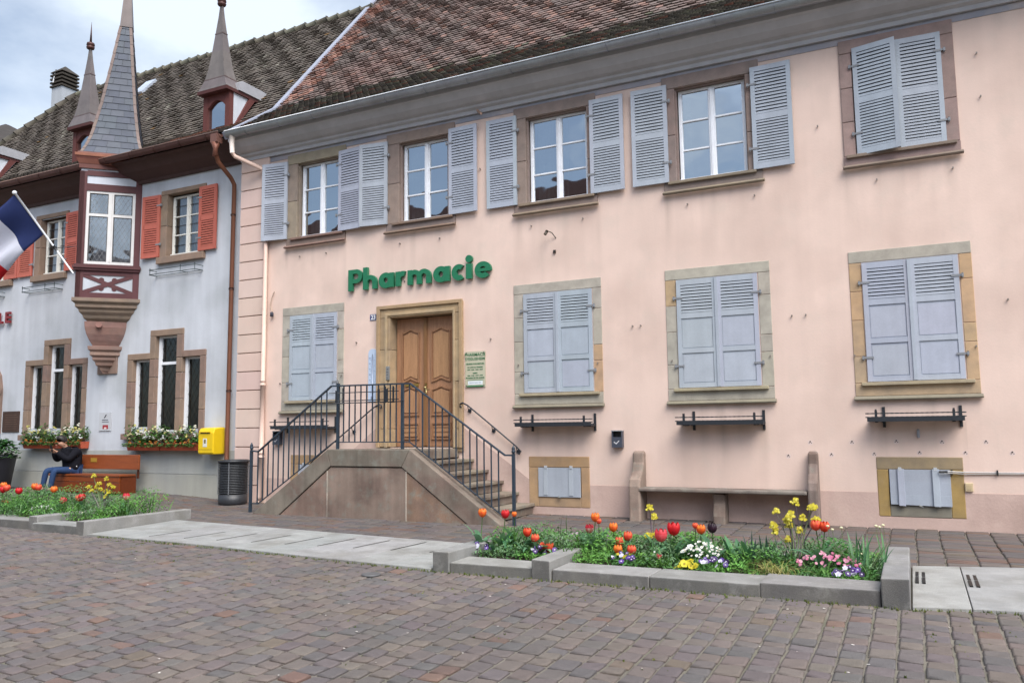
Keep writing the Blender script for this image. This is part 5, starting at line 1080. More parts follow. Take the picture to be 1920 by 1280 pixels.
for ch_, x in (('V', -21.0), ('I', -20.78), ('L', -20.60), ('L', -20.33), ('E', -20.02)):
    q = MB(A('8c2a30', .8)); add_text(q, ch_, .37, x+.12, YB-.07, 4.12, A('8c2a30', .8), ext=.03, bold=.012); q.build('letter', SIGNM, vl)
mt = MB(A('a9adb2', .8)); mt.box(-20.22, -20.03, YB-.12, YB-.002, 1.12, 1.4); mt.box(-20.19, -20.09, YB-.125, YB-.12, 1.3, 1.37, (.03, .03, .03)); mt.box(-20.19, -20.09, YB-.125, YB-.12, 1.15, 1.27, A('5a6472', .8)); o = mt.build('wall_letter_box', IRON, None, at=(-20.1, YB, 1.12), bev=.005); tag(o, 'small grey metal box on the wall beside the arched doorway', 'box')
# big pot at the left edge
bp = thing('plant_pot', 'tall dark grey planter pot at the left edge', 'plant pot', (-18.95, -.55, .1)); q = MB(A('3c3d44', .7)); q.lathe([(.24, .1), (.27, .12), (.37, .84), (.39, .86), (.39, .9), (.34, .9), (.33, .84)], -18.95, -.55, 20); q.build('pot', PLASTIC, bp)
pp = thing('bushy_plant', 'leafy green plant with a few orange flowers in the dark grey pot', 'plant', (-18.95, -.55, .88)); q = MB(); rr = random.Random(5)
for k in range(900):
    a, e, r = rr.uniform(0, 6.28), rr.uniform(-.3, 1.3), .1+.32*rr.random()**.5; p0 = Vector((-18.9+r*math.cos(a)*math.cos(e), -.55+r*math.sin(a)*math.cos(e), .92+.9*r*math.sin(e))); s = rr.uniform(.035, .08); b = rr.uniform(0, 6.3); d = Vector((math.cos(b)*s, math.sin(b)*s, s*rr.uniform(-.6, .4))); f = Vector((-math.sin(b)*s*.5, math.cos(b)*s*.5, 0))
    q.poly([p0-d, p0-f, p0+d, p0+f], jit(A(rr.choice(['4a7f3c', '3a6a34', '629450', '2c5430'])), .2))
q.build('foliage', LEAF, pp); q = MB()
for k in range(9): q.lathe([(.01, -.02), (.035, 0), (.025, .02), (.005, .03)], -19.15+rr.random()*.4, -.85+rr.random()*.12, 6, A(rr.choice(['d8683c', 'c8504a', 'e08850']), .85), cz=.93+rr.random()*.07)
q.build('blossom', PETAL, pp)
# flag on its pole
B0 = Vector((-16.25, -.78, 4.86)); TP = Vector((-16.65, -1.9, 6.43)); T0 = TP
fp = thing('flag_pole', 'white angled flag pole fixed to the timber oriel', 'flag pole', B0); q = MB(A('dfe2e6', .88)); q.tube([B0, B0+(TP-B0)*.6, TP], [.018, .022, .026], 8); q.build('pole', PLASTIC, fp); q = MB(A('e8eaee', .9)); q.lathe([(.02, -.04), (.045, -.02), (.045, .02), (.02, .04)], TP.x, TP.y, 10, cz=TP.z); q.build('finial', PLASTIC, fp)
q = MB(A('3a3c40', .7)); m_ = B0+(TP-B0)*.32; q.tube([m_, (-16.15, -.78, 5.45)], .008, 5); q.tube([B0+(TP-B0)*.29, B0+(TP-B0)*.35], .03, 8); q.build('stay', IRON, fp)
fl = MB(); fl.smooth = True; a_p, b_p = TP-(TP-B0)*.01, B0+(TP-B0)*.50; NU, NV = 36, 14; grid = {}
for i in range(NU+1):
    for j in range(NV+1):
        u, v = i/NU, j/NV; p0 = a_p+(b_p-a_p)*v; dr = Vector((-.70, -.2, -.66)); L_ = 1.75*u
        wv = .09*math.sin(v*7+u*3.2)*min(1, u*2.5)+.04*math.sin(v*13-u*4)*u
        p1 = p0+dr*L_*(1+.0*v)+Vector((.25, -.95, .1))*wv+Vector((-.12, 0, -.14))*(u*u)*(1-v)
        grid[i, j] = fl.p([p1])
for i in range(NU):
    c = A('2c3a6e', .9) if i < NU/3-.1 else (A('e4e6f2', .9) if i < 2*NU/3-.1 else A('d8222c', .88))
    for j in range(NV): fl.face((grid[i, j], grid[i+1, j], grid[i+1, j+1], grid[i, j+1]), c)
o = fl.build('flag', FLAGM, None, at=TP); so_ = o.modifiers.new('thick', 'SOLIDIFY'); so_.thickness = .003; tag(o, 'blue white and red tricolour flag hanging from the angled pole', 'flag')
# ================================================================= FLOWERS
def leafstrip(mb, x, y, z, ang, L_, wd, lean_, col, curl_=.6, n=6, fold=.3):
    ca, sa = math.cos(ang), math.sin(ang); P = []; px_, pz, th = 0, 0, lean_
    for k in range(n+1):
        t = k/n; w_ = wd*math.sin(math.pi*min(1, .12+t*.88))**.7*(1 if t < 1 else 0)
        P.append((px_, pz, w_)); px_ += L_/n*math.sin(th); pz += L_/n*math.cos(th); th += curl_/n*(1+t)
    i = []
    for px_, pz, w_ in P: i.append(mb.p([(x+px_*ca-w_*sa, y+px_*sa+w_*ca, z+pz+w_*fold), (x+px_*ca, y+px_*sa, z+pz), (x+px_*ca+w_*sa, y+px_*sa-w_*ca, z+pz+w_*fold)]))
    sm = mb.smooth; mb.smooth = True
    for a, b in zip(i, i[1:]): mb.face((a, a+1, b+1, b), col); mb.face((a+1, a+2, b+2, b+1), tuple(q*.92 for q in col))
    mb.smooth = sm
GREEN = ['3f6b3a', '4b7845', '5b8a50', '37603a']
TUL = {'o': ['f07a2c', 'e4562e', 'f39a3c'], 'r': ['d6202a', 'c3202c', 'e03a34'], 's': ['ec5a40', 'e2483c', 'f08a4c'], 'm': ['df4a28', 'd23426', 'ee6a30'], 'p': ['2e1626', '3a1c30', '26101e'], 'w': ['cc2638', 'e8c9b8', 'd2313a'], 'k': ['de4a52', 'e6656a', 'd83c48']}
def tulip(x, y, zh, kind, lab, zb=-.02, op=0.0, sc_=1.0, leaves=3, grp=None):
    gx, gy = x+U(-.06, .06), y+U(-.03, .06); r = thing('tulip', lab, 'tulip', (gx, gy, zb), grp)
    q = MB(A('5d8a4a', .8)); q.tube([(gx, gy, zb), ((gx+x)/2+U(-.012, .012), (gy+y)/2, (zb+zh)/2), (x, y, zh-.03*sc_)], [.006, .005, .0045], 6); q.build('stem', LEAF, r)
    cols = [A(c, .9) for c in TUL[kind]]; q = MB(); q.smooth = True; S = .05*sc_
    n = 24; prof = [(.15, -.95), (.62, -.72), (.92, -.2), (.95+.2*op, .25), (.82+.5*op, .65), (.55+.9*op, 1.0)]; rows = []
    for k, (rr, zz) in enumerate(prof):
        row = []
        for j in range(n):
            a = 2*math.pi*j/n; pet = abs(math.cos(3*a)); top = k == len(prof)-1
            rad = S*rr*(1+(.10*(pet-.5) if k > 1 else 0)); z_ = zh+S*zz*1.05-(S*.55*(1-pet)**1.5 if top else (S*.12*(1-pet) if k == len(prof)-2 else 0)); row.append((x+rad*math.cos(a+kind.__hash__() % 7), y+rad*math.sin(a+kind.__hash__() % 7), z_))
        rows.append(q.p(row))
    for k in range(len(rows)-1):
        for j in range(n):
            a = 2*math.pi*(j+.5)/n; pet = abs(math.cos(3*a)); c = mixc(cols[0], cols[1], pet*.8) if k < 3 else mixc(cols[0], cols[2], (1-pet)*.9); q.face((rows[k]+j, rows[k]+(j+1) % n, rows[k+1]+(j+1) % n, rows[k+1]+j), jit(c, .06))
    q.lathe([(.004, zh-S*.9), (S*.2, zh-S*.2), (.003, zh+S*.3)], x, y, 6, A('c9b44a', .8)); q.build('blossom', PETAL, r)
    for k in range(leaves): q = MB(); leafstrip(q, gx, gy, zb, U(0, 6.28), U(.26, .42)*min(1.15, .6+(zh-zb)), U(.03, .048), U(.1, .5), jit(A(rnd.choice(['6f9a72', '5f8d62', '7aa476', '64906a']), .88), .1), U(.6, 1.5)); q.build('leaf', LEAF, r)
    return r
TR = [(-4.50, -3.74, .425, 'o', 'orange tulip standing highest at the left end of the long bed near the steps'), (-4.25, -3.65, .41, 'r', 'red tulip beside the foot of the stair railing'), (-4.15, -3.62, .41, 'o', 'small orange tulip touching the right foot post of the stair railing'),
 (-3.95, -3.7, .225, 'm', 'low red orange tulip in the left section of the long bed'), (-3.83, -3.75, .17, 's', 'low salmon tulip just right of the low red orange one in the left section'), (-3.70, -3.85, .09, 's', 'wide open pale orange tulip hanging over the cross kerb'), (-3.62, -3.87, .095, 's', 'second wide open pale orange tulip by the cross kerb'),
 (-3.17, -3.6, .41, 'o', 'tall orange tulip with a broad upright leaf above the cross kerb'), (-3.13, -3.6, .37, 's', 'smaller orange bud tucked under the tall orange tulip above the cross kerb'), (-3.28, -3.5, .27, 'w', 'red and white flamed tulip above the cross kerb'),
 (-3.0, -3.5, .3, 'o', 'single orange tulip with a clear bare stem left of the salmon cluster'), (-2.82, -3.55, .22, 's', 'topmost tulip of the salmon cluster'), (-2.90, -3.6, .165, 's', 'middle left tulip of the salmon cluster'), (-2.70, -3.8, .115, 's', 'lower right tulip of the salmon cluster'), (-2.85, -3.8, .11, 'o', 'lowest tulip of the salmon cluster'),
 (-2.44, -3.6, .25, 'k', 'rose red tulip just left of the biggest red tulip'), (-2.33, -3.5, .31, 'r', 'biggest red tulip in the middle of the long bed'), (-2.38, -3.9, .08, 'k', 'tiny pink red tulip low at the front kerb'), (-2.10, -3.5, .355, 's', 'narrow orange bud behind the white daisies'), (-2.04, -3.5, .32, 'o', 'orange yellow tulip behind the white daisies'),
 (-1.90, -3.6, .35, 'p', 'nearly black purple tulip behind the white daisies'), (-.90, -3.6, .42, 's', 'left orange red tulip of the pair beside the yellow flowers'), (-.82, -3.6, .41, 'm', 'right orange red tulip of the pair beside the yellow flowers')]
for i, (x, y, z, k, lab) in enumerate(TR): tulip(x, y, z, k, lab, op=.75 if 'wide open' in lab else (.25 if 'biggest' in lab else .08), sc_=1.35 if 'biggest' in lab else (.6 if 'tiny' in lab or 'bud' in lab or 'small ' in lab else 1.0), leaves=4 if z > .2 else 2, grp='tulips in the long bed')
TL = [(-14.6, -3.05, .475, 'o', 'orange tulip at the left edge of the picture, highest in the left bed'), (-14.2, -3.3, .43, 'r', 'red tulip at the very left edge below the orange one'), (-14.1, -3.3, .46, 's', 'salmon tulip beside the orange one at the left edge'), (-14.0, -3.15, .4, 'r', 'red tulip in the left bed left of the orange pair below the seated person'),
 (-13.8, -3.0, .47, 'o', 'orange tulip in the left bed in front of the bench leg and shoes'), (-13.7, -3.0, .455, 's', 'salmon tulip paired with the orange one before the seated person'), (-13.2, -3.05, .435, 'o', 'orange tulip right in front of the shoes of the seated person'), (-14.3, -3.2, .18, 'r', 'low red tulip near the front kerb at the left edge'),
 (-12.8, -3.15, .27, 'k', 'pink red tulip low in the left bed below the bench'), (-12.55, -3.05, .305, 's', 'orange red tulip left of the red one below the bench front'), (-12.4, -3.1, .335, 'r', 'red tulip below the bench front in the left bed'), (-11.45, -3.0, .36, 'w', 'red and white tulip at the right end of the left bed')]
for x, y, z, k, lab in TL: tulip(x, y, z, k, lab, zb=.0, sc_=1.15, leaves=3, grp='tulips in the left bed')
# ground cover
def cover(name, lab, x0, x1, y0, y1, zb, n, hf, seed, excl=None):
    rr = random.Random(seed); q = MB()
    EX = [(-1.98, -3.7, .24, .02), (-.80, -3.75, .28, .03), (-1.24, -3.98, .22, .0), (-2.06, -4.02, .13, .0), (-4.42, -3.95, .14, .03), (-3.66, -3.9, .16, .03), (-2.70, -4.0, .16, .03), (-1.83, -3.97, .18, .03), (-.60, -4.0, .16, .03)]
    def hh(x, y):
        h = hf(x, y)
        for ex, ey, er, eh in EX:
            if abs(x-ex) < er and abs(y-ey) < er*.8 or (abs(x-ex) < er and y < ey and er > .2): h = min(h, eh+.03)
        return h
    for k in range(n):
        x, y = rr.uniform(x0, x1), rr.uniform(y0, y1); h = hh(x, y)
        z = zb+h*rr.random()**.6; s = rr.uniform(.010, .024); a = rr.uniform(0, 6.3); t = rr.uniform(-.7, .9); d = Vector((math.cos(a)*s, math.sin(a)*s, s*t)); e = Vector((-math.sin(a)*s*.42, math.cos(a)*s*.42, s*.2)); p0 = Vector((x, y, z))
        pn = nse(x, y, 1, 2.2); c = A('6a9c48', .95) if pn > .12 else (A('558444', .92) if pn > -.15 else A('6a8a60', .9))
        q.poly([p0-d, p0-e, p0+d*1.2, p0+e], jit(c, .22, .08))
    for k in range(n//14):
        x, y = rr.uniform(x0+.05, x1-.05), rr.uniform(y0+.05, y1); leafstrip(q, x, y, zb, rr.uniform(0, 6.3), rr.uniform(.06, .14)+hh(x, y)*.8, rr.uniform(.004, .010), rr.uniform(.1, .9), jit(A(rr.choice(['5a8a3c', '4c7a3a', '6a9a48']), .8), .15), rr.uniform(.3, 1.4), 4)
    o = q.build(name, LEAF, kind='stuff'); tag(o, lab, 'ground cover'); return o
cover('bed_foliage', 'low mixed green foliage filling the long bed in front of the pink wall', -4.42, -.33, -4.12, -3.0, -.02, 15000, lambda x, y: .06+.19*max(0, min(1, (y+4.15)/.5))*(.55+.9*max(0, nse(x, y, 5, 1.6)+.3)), 11)
cover('bed_foliage', 'low mixed green foliage filling the left bed below the bench', -17, -11.03, -3.68, -2.45, .02, 15000, lambda x, y: .08+.30*max(0, min(1, (y+3.7)/.5))*(.6+.9*max(0, nse(x, y, 8, 1.4)+.3)), 12)
def clump(name, lab, cat, x, y, z, rx, ry, h, fol, flw, nf, nb, rb, center=None, seed=1, leafs=.016):
    rr = random.Random(seed); r = thing(name, lab, cat, (x, y, z)); q = MB()
    for k in range(nf):
        a, d_, u = rr.uniform(0, 6.3), rr.random()**.5, rr.random(); p0 = Vector((x+rx*d_*math.cos(a), y+ry*d_*math.sin(a), z+h*u*(1-.6*d_*d_))); s = rr.uniform(.6, 1.5)*leafs; b = rr.uniform(0, 6.3); d = Vector((math.cos(b)*s, math.sin(b)*s, s*rr.uniform(-.5, .8))); e = Vector((-math.sin(b)*s*.4, math.cos(b)*s*.4, .2*s)); q.poly([p0-d, p0-e, p0+d, p0+e], jit(A(rr.choice(fol), .8), .2))
    q.build('foliage', LEAF, r); q = MB()
    for k in range(nb):
        a, d_ = rr.uniform(0, 6.3), rr.random()**.5; p0 = Vector((x+rx*d_*math.cos(a), y+ry*d_*math.sin(a), z+h*(1.02-.45*d_*d_)+rr.gauss(0, .012))); c = jit(A(rr.choice(flw), .88), .06); s = rb*rr.uniform(.8, 1.2); n_ = Vector((rr.gauss(0, .35), -.75+rr.gauss(0, .3), .8)).normalized(); u_ = n_.cross(Vector((1, 0, .1))).normalized(); v_ = n_.cross(u_)
        m_ = 5
        for j in range(m_):
            b = 6.283*j/m_; cc = p0+(u_*math.cos(b)+v_*math.sin(b))*s*.55; q.poly([cc+(u_*math.cos(b+g)*s*.5+v_*math.sin(b+g)*s*.5)+n_*.002*math.cos(g) for g in (0, 1.1, 2.1, 3.14, 4.2, 5.2)], c)
        if center: q.poly([p0+n_*.004+(u_*math.cos(g)+v_*math.sin(g))*s*.33 for g in (0, 1.2, 2.4, 3.6, 4.8)], A(center, .8))
    q.build('blossom', PETAL, r); return r
FG = ['4f7c3e', '3f6a38', '628f4a']
clump('daisy_clump', 'mound of small white daisies in the middle of the long bed', 'daisies', -1.98, -3.7, -.02,   .22, .17, .22, FG, ['f2f2ee', 'ffffff'], 260, 85, .014, 'd8c44a', 1)
clump('daisy_clump', 'patch of small pink daisies near the right end of the long bed', 'daisies', -.80, -3.75, -.02, .30, .2, .19, FG, ['e08ab0', 'd76a9c', 'eaa6c2'], 260, 55, .017, 'e0c8a0', 2)
clump('forget_me_not_clump', 'loose patch of pale pink lilac flowers behind the cross kerb', 'flowers', -3.35, -3.25, -.02, .48, .2, .2, ['5a6a52', '6a7560'], ['c9a0c0', 'd8b4cc', 'b894b8'], 200, 120, .011, None, 3)
for x, y, z, n, lab, s in ((-4.42, -3.95, .0, 6, 'purple and white pansies at the left end of the long bed', 4), (-3.66, -3.9, .0, 7, 'dark purple pansies beside the open orange tulips', 5), (-2.70, -4.0, .0, 6, 'purple and yellow pansies under the salmon tulips', 6), (-1.83, -3.97, .0, 9, 'violet and white pansies in front of the white daisies', 7), (-.60, -4.0, -.01, 7, 'dark violet and white pansies at the right end of the long bed', 8)):
    clump('pansy_clump', lab, 'pansies', x, y, z, .15, .10, .10, FG, ['4b2a72', '3a2058', '6a4a9c', 'e6e2f2'], 50, n*2, .026, 'e8e0f0', s)
clump('yellow_primrose', 'frilly yellow green plant at the kerb in front of the white daisies', 'primrose', -2.06, -4.02, -.02, .11, .08, .07, ['8a9a30', 'b8b83a'], ['d8cc30', 'e2d838', 'c8bc2c'], 40, 26, .034, 'b09a28', 9)
clump('yellow_primrose', 'small yellow flowers beside the salmon tulips', 'primrose', -2.76, -3.9, -.0, .07, .06, .1, FG, ['d8cc40', 'e2c838'], 30, 8, .02, None, 10)
clump('leafy_plant', 'rounded bright green leafy plant behind the biggest red tulip', 'plant', -2.28, -3.3, -.02, .22, .15, .30, ['5f9a3c', '6ca844', '4f8a34'], ['5f9a3c'], 420, 1, .005, None, 13, .026)
clump('leafy_plant', 'dark green ferny plant beside the orange red tulip pair', 'plant', -.75, -3.45, -.02, .26, .18, .32, ['3f7a34', '4f8a3c', '2f6a2c'], ['3f7a34'], 480, 1, .005, None, 14, .022)
clump('leafy_plant', 'fresh light green low plant at the kerb in the middle of the long bed', 'plant', -2.55, -3.9, -.02, .28, .14, .14, ['6ca040', '7cb04a', '5a9038'], ['e8e8e0'], 420, 2, .012, None, 15, .02)
clump('ivory_clump', 'grey leaved plant with white specks in the left bed', 'plant', -12.9, -3.45, .02, .25, .15, .2, ['8a948a', '5f6f62', '7a847c'], ['e8e8e0', 'd0d4cc'], 260, 22, .014, None, 16)
clump('daisy_clump', 'tiny white daisies near the front kerb of the left bed', 'daisies', -11.9, -3.3, .02, .6, .2, .13, FG, ['f0f0ea'], 120, 14, .016, 'd8c44a', 17)
def raceme(x, y, zb, heads, lab, seed):
    rr = random.Random(seed); r = thing('yellow_wallflower', lab, 'wallflower', (x, y, zb)); q = MB(A('8b8a80', .8)); b = MB()
    for hx, hy, hz in heads:
        m_ = (x+(hx-x)*.45+rr.gauss(0, .02), y+(hy-y)*.5, zb+(hz-zb)*.55); q.tube([(x+rr.gauss(0, .02), y, zb), m_, (hx, hy, hz)], [.008, .0065, .0045], 5, jit(A(rr.choice(['8a7a86', '8fa070', 'a59c94']), .9), .1))
        for k in range(30):
            a, e = rr.uniform(0, 6.3), rr.uniform(-.6, 1.5); rr_ = .038*rr.uniform(.5, 1.1); p = Vector((hx+rr_*math.cos(a)*math.cos(e), hy+rr_*math.sin(a)*math.cos(e), hz+rr_*math.sin(e))); c = jit(A(rr.choice(['e0d23c', 'd2c42e', 'eadf60', 'c2b434']), .88), .08); s = .013
            for j in range(2): g = rr.uniform(0, 3); u = Vector((math.cos(g), math.sin(g)*.4, math.sin(g)))*s; v = Vector((-math.sin(g), .5*math.cos(g), math.cos(g)))*s; b.poly([p-u, p-v, p+u, p+v], c)
    for k in range(6): leafstrip(q, x, y, zb, rr.uniform(0, 6.3), rr.uniform(.1, .22), .012, rr.uniform(.2, .8), A('5f7f4a', .8))
    q.build('stem', LEAF, r); b.build('blossom', PETAL, r)
raceme(-2.62, -3.45, -.02, [(-2.60, -3.45, .51), (-2.55, -3.45, .42), (-2.63, -3.45, .215), (-2.57, -3.45, .22)], 'thin stemmed yellow flowers left of the biggest red tulip', 1)
raceme(-1.12, -3.45, -.02, [(-1.10, -3.45, .62), (-.93, -3.45, .57), (-1.285, -3.45, .515), (-1.14, -3.45, .495), (-1.18, -3.45, .44), (-1.035, -3.45, .467), (-.91, -3.45, .45), (-1.32, -3.45, .38), (-1.165, -3.45, .39), (-1.065, -3.45, .345), (-1.30, -3.45, .32), (-1.18, -3.45, .25), (-.95, -3.45, .56), (-1.15, -3.5, .47)], 'tall cluster of bright yellow flowers in the right half of the long bed', 2)
raceme(-11.95, -3.05, .0, [(-12.2, -3.05, .68), (-11.88, -3.05, .635), (-12.05, -3.05, .555), (-12.32, -3.05, .49), (-11.8, -3.05, .535), (-11.72, -3.05, .505), (-12.23, -3.05, .43), (-12.0, -3.05, .467), (-11.8, -3.05, .42), (-11.86, -3.05, .355), (-12.1, -3.05, .5), (-11.95, -3.0, .43)], 'tall cluster of bright yellow flowers in the left bed before the bench', 3)
def blades(name, lab, cat, x, y, zb, n, L0, L1, wd, cols, sp, lean0, curl0, seed, extra=None):
    rr = random.Random(seed); r = thing(name, lab, cat, (x, y, zb)); q = MB()
    for k in range(n): leafstrip(q, x+rr.gauss(0, sp), y+rr.gauss(0, sp*.6), zb, rr.uniform(0, 6.3), rr.uniform(L0, L1), wd*rr.uniform(.7, 1.2), rr.uniform(*lean0), jit(A(rr.choice(cols), .82), .15), rr.uniform(*curl0), 6)
    q.build('leaf', LEAF, r); return r
blades('grass_tuft', 'pale straw coloured grass tuft drooping over the front kerb', 'grass', -1.24, -3.98, -.02, 170, .16, .30, .0028, ['b8b070', 'c8bc82', '98994f', 'a8a85c'], .07, (.3, 1.0), (.9, 1.9), 21)
blades('broad_leaved_plant', 'cluster of broad upright blue green leaves left of the grass tuft', 'plant', -1.62, -3.7, -.02, 14, .2, .36, .026, ['4a7a50', '5a8a5c', '3c6a44'], .07, (.05, .5), (.3, 1.2), 22)
blades('iris_plant', 'stiff dark sword leaves between the broad leaves and the yellow flowers', 'plant', -1.38, -3.55, -.02, 16, .2, .38, .012, ['3a5a48', '4a6a54', '2f4a3c'], .08, (.02, .3), (.0, .3), 23)
r = blades('daffodil', 'long leaved daffodils with faded cream blooms beside the end kerb block', 'daffodil', -.46, -3.75, -.02, 22, .3, .52, .010, ['4a7a50', '5f8f5c', '6a9a62'], .08, (.02, .45), (.1, .9), 24)
q = MB()
for x, z in ((-.78, .43), (-.66, .42), (-.74, .40), (-.36, .45), (-.30, .46), (-.33, .44), (-.6, .13), (-.5, .19)):
    q.lathe([(.004, -.008), (.018, 0), (.014, .008), (.003, .014)], x, -3.72, 6, A('ece6c0', .86), cz=z)
    q.tube([(-.46, -3.75, .0), (x+.02, -3.74, z*.6), (x, -3.72, z)], .003, 4, A('7a8a60', .8))
q.build('blossom', PETAL, r)
blades('broad_leaved_plant', 'large blue green tulip leaves without flower in the left section of the long bed', 'plant', -4.05, -3.8, -.02, 20, .2, .36, .026, ['5f8f68', '4f7f58', '6a9a70'], .14, (.2, .8), (.7, 1.8), 25)
blades('broad_leaved_plant', 'leaning green leaves spilling left over the end of the long bed', 'plant', -4.35, -3.6, -.02, 14, .22, .36, .026, ['5a8050', '6f9460', '4a7040'], .06, (.3, .9), (.6, 1.5), 26)
blades('iris_plant', 'thin dark bare stalks behind the lilac flowers', 'plant', -3.5, -3.1, -.02, 10, .25, .42, .005, ['4a4a40', '5a6a48'], .25, (.0, .2), (.0, .2), 27)
blades('broad_leaved_plant', 'broad tulip leaves under the biggest red tulip', 'plant', -2.33, -3.7, -.02, 14, .2, .34, .03, ['4a7a50', '5a8a5c'], .07, (.1, .6), (.4, 1.4), 28)

# ================================================================= PERSON ON THE BENCH
def skin(name, V, E, Rr, m, parent, col, root=0, sub=1):
    me = bpy.data.meshes.new(name); o0 = Vector(parent.location) if parent and not parent.parent else (Vector(parent.parent.location) if parent else Vector()); me.from_pydata([Vector(v)-o0 for v in V], E, []); o = bpy.data.objects.new(name, me); C.objects.link(o)
    s = o.modifiers.new('skin', 'SKIN'); s.use_smooth_shade = True
    for i, r in enumerate(Rr): sv = me.skin_vertices[0].data[i]; sv.radius = (r, r) if not isinstance(r, tuple) else r; sv.use_root = i == root
    b = o.modifiers.new('sub', 'SUBSURF'); b.levels = sub; b.render_levels = sub
    dg = bpy.context.evaluated_depsgraph_get(); m2 = bpy.data.meshes.new_from_object(o.evaluated_get(dg)); bpy.data.objects.remove(o); m2.name = name
    ca = m2.color_attributes.get('Col') or m2.color_attributes.new('Col', 'FLOAT_COLOR', 'CORNER'); ca.data.foreach_set('color', list((*col, 1))*len(m2.loops)); m2.materials.clear(); m2.materials.append(m)
    m2.polygons.foreach_set('use_smooth', [True]*len(m2.polygons)); o = bpy.data.objects.new(name, m2); C.objects.link(o); o.parent = parent; return o
PX, PY, PZ = -16.55, -.36, .59                                    # hip
pe = thing('person', 'person in a black hooded jacket and jeans sitting on the bench looking at a phone', 'person', (PX, PY, .1))
hd_ = (PX-.10, PY-.24, 1.17); nk = (PX-.06, PY-.14, 1.05); ch_ = (PX-.03, PY-.02, .93); wa = (PX, PY, .74); hip = (PX, PY, .60)
def limb(s): # s = -1 left in picture, +1 right
    sh = (PX-.04+.17*s, PY-.03, 1.0); el = (PX-.06+.2*s, PY-.22, .80); wr = (PX-.10+.05*s, PY-.36, .99); hp_ = (PX+.09*s, PY-.02, .58); kn = (PX-.10+.13*s, PY-.46, .60); an = (PX-.14+.13*s, PY-.5, .20); ft = (PX-.15+.14*s, PY-.66, .135); return sh, el, wr, hp_, kn, an, ft
V = [hip, wa, ch_, nk, (nk[0], nk[1]-.03, 1.11), hd_, (hd_[0], hd_[1]-.01, 1.21)]; E = [(0, 1), (1, 2), (2, 3), (3, 4), (4, 5), (5, 6)]; Rr = [.12, .11, .125, .055, .05, .085, .07]
for s in (-1, 1):
    sh, el, wr, hp_, kn, an, ft = limb(s); b = len(V); V += [sh, el, wr, (wr[0]-.01, wr[1]-.05, wr[2]+.02), hp_, kn, an, ft]; Rr += [.05, .04, .026, .03, .075, .055, .036, .016]; E += [(2, b), (b, b+1), (b+1, b+2), (b+2, b+3), (0, b+4), (b+4, b+5), (b+5, b+6), (b+6, b+7)]
    for k in range(5): f = len(V); V += [(wr[0]-.03*s+.016*k*s, wr[1]-.075, wr[2]+.045-.004*k), (wr[0]-.03*s+.014*k*s-.02*s, wr[1]-.09, wr[2]+.065)]; Rr += [.009, .008]; E += [(b+3, f), (f, f+1)]
skin('body', V, E, Rr, SKINM, pe, A('c2937a', .8))
V = [(PX, PY-.04, .50), (PX, PY-.01, .76), ch_, (nk[0], nk[1]+.0, 1.02), (nk[0]+.01, nk[1]+.09, 1.08)]; E = [(0, 1), (1, 2), (2, 3), (3, 4)]; Rr = [.22, .19, .20, .125, .105]
for s in (-1, 1): sh, el, wr, *_ = limb(s); b = len(V); V += [sh, el, wr]; Rr += [.10, .08, .055]; E += [(2, b), (b, b+1), (b+1, b+2)]
skin('jacket', V, E, Rr, CLOTH, pe, (.012, .012, .016), sub=2)
V = [hip]; E = []; Rr = [.14]
for s in (-1, 1): sh, el, wr, hp_, kn, an, ft = limb(s); b = len(V); V += [hp_, kn, (an[0], an[1], an[2]+.02)]; Rr += [.095, .072, .052]; E += [(0, b), (b, b+1), (b+1, b+2)]
skin('trousers', V, E, Rr, CLOTH, pe, A('3a4f74', .7), sub=2)
for s in (-1, 1): *_, an, ft = limb(s); skin('shoe', [(an[0], an[1]+.03, .14), (an[0], an[1]-.06, .15), (ft[0], ft[1], .13)], [(0, 1), (1, 2)], [.06, .06, .05], CLOTH, pe, (.02, .02, .022), sub=2)
q = MB((.02, .016, .014)); q.smooth = True
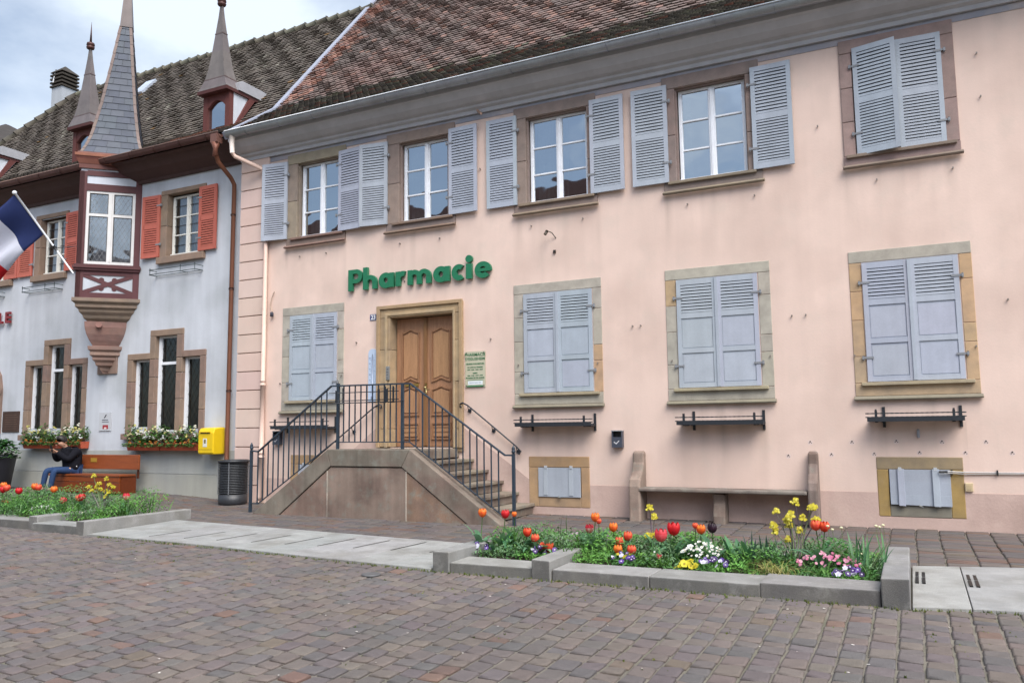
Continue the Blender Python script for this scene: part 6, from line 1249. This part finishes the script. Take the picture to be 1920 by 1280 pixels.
for k in range(1):
    n = 14; rows = []
    for i in range(7):
        e = -0.25+i*(1.82/6); rows.append(q.p([(hd_[0]+.105*math.cos(a)*math.cos(e)*1.0, hd_[1]+.02+.115*math.sin(a)*math.cos(e), hd_[2]+.055+.115*math.sin(e)+.07*max(0, -math.sin(a))*(1-i/6)+.006*math.sin(5*a+i)) for a in [6.283*j/n for j in range(n)]]))
    for a, b in zip(rows, rows[1:]):
        for j in range(n): q.face((a+j, a+(j+1) % n, b+(j+1) % n, b+j))
q.build('hair', HAIRM, pe)
q = MB(A('b5846c', .8)); q.tube([(hd_[0], hd_[1]-.085, 1.165), (hd_[0], hd_[1]-.118, 1.135), (hd_[0], hd_[1]-.095, 1.13)], [.012, .017, .012], 6); q.tube([(hd_[0]-.03, hd_[1]-.09, 1.095), (hd_[0]+.03, hd_[1]-.09, 1.095)], .008, 6, A('9a5a50', .8))
for s in (-1, 1): q.tube([(hd_[0]+.034*s-.012, hd_[1]-.092, 1.165), (hd_[0]+.034*s+.012, hd_[1]-.092, 1.165)], .008, 6, (.02, .015, .01)); q.tube([(hd_[0]+.098*s, hd_[1]+.01, 1.15), (hd_[0]+.1*s, hd_[1]+.01, 1.185)], .014, 6)
q.build('face', SKINM, pe)
q = MB(A('c9cacc', .8))
for k, (dx, dy, z) in enumerate(((-.02, -.17, 1.0), (.13, -.10, .72), (.17, -.04, .66))): q.tube([(PX+dx, PY+dy, z), (PX+dx+.01, PY+dy-.01, z+.012)], .013, 6)
q.build('toggle', PLASTIC, pe)
q = MB((.01, .01, .012)); q.hexa([(PX-.14, PY-.44, 1.01), (PX-.06, PY-.44, 1.01), (PX-.06, PY-.43, 1.0), (PX-.14, PY-.43, 1.0), (PX-.14, PY-.48, 1.14), (PX-.06, PY-.48, 1.14), (PX-.06, PY-.47, 1.13), (PX-.14, PY-.47, 1.13)]); o = q.build('phone', PLASTIC, None, at=(PX-.10, PY-.45, 1.0)); tag(o, 'dark phone held up by the seated person', 'phone')
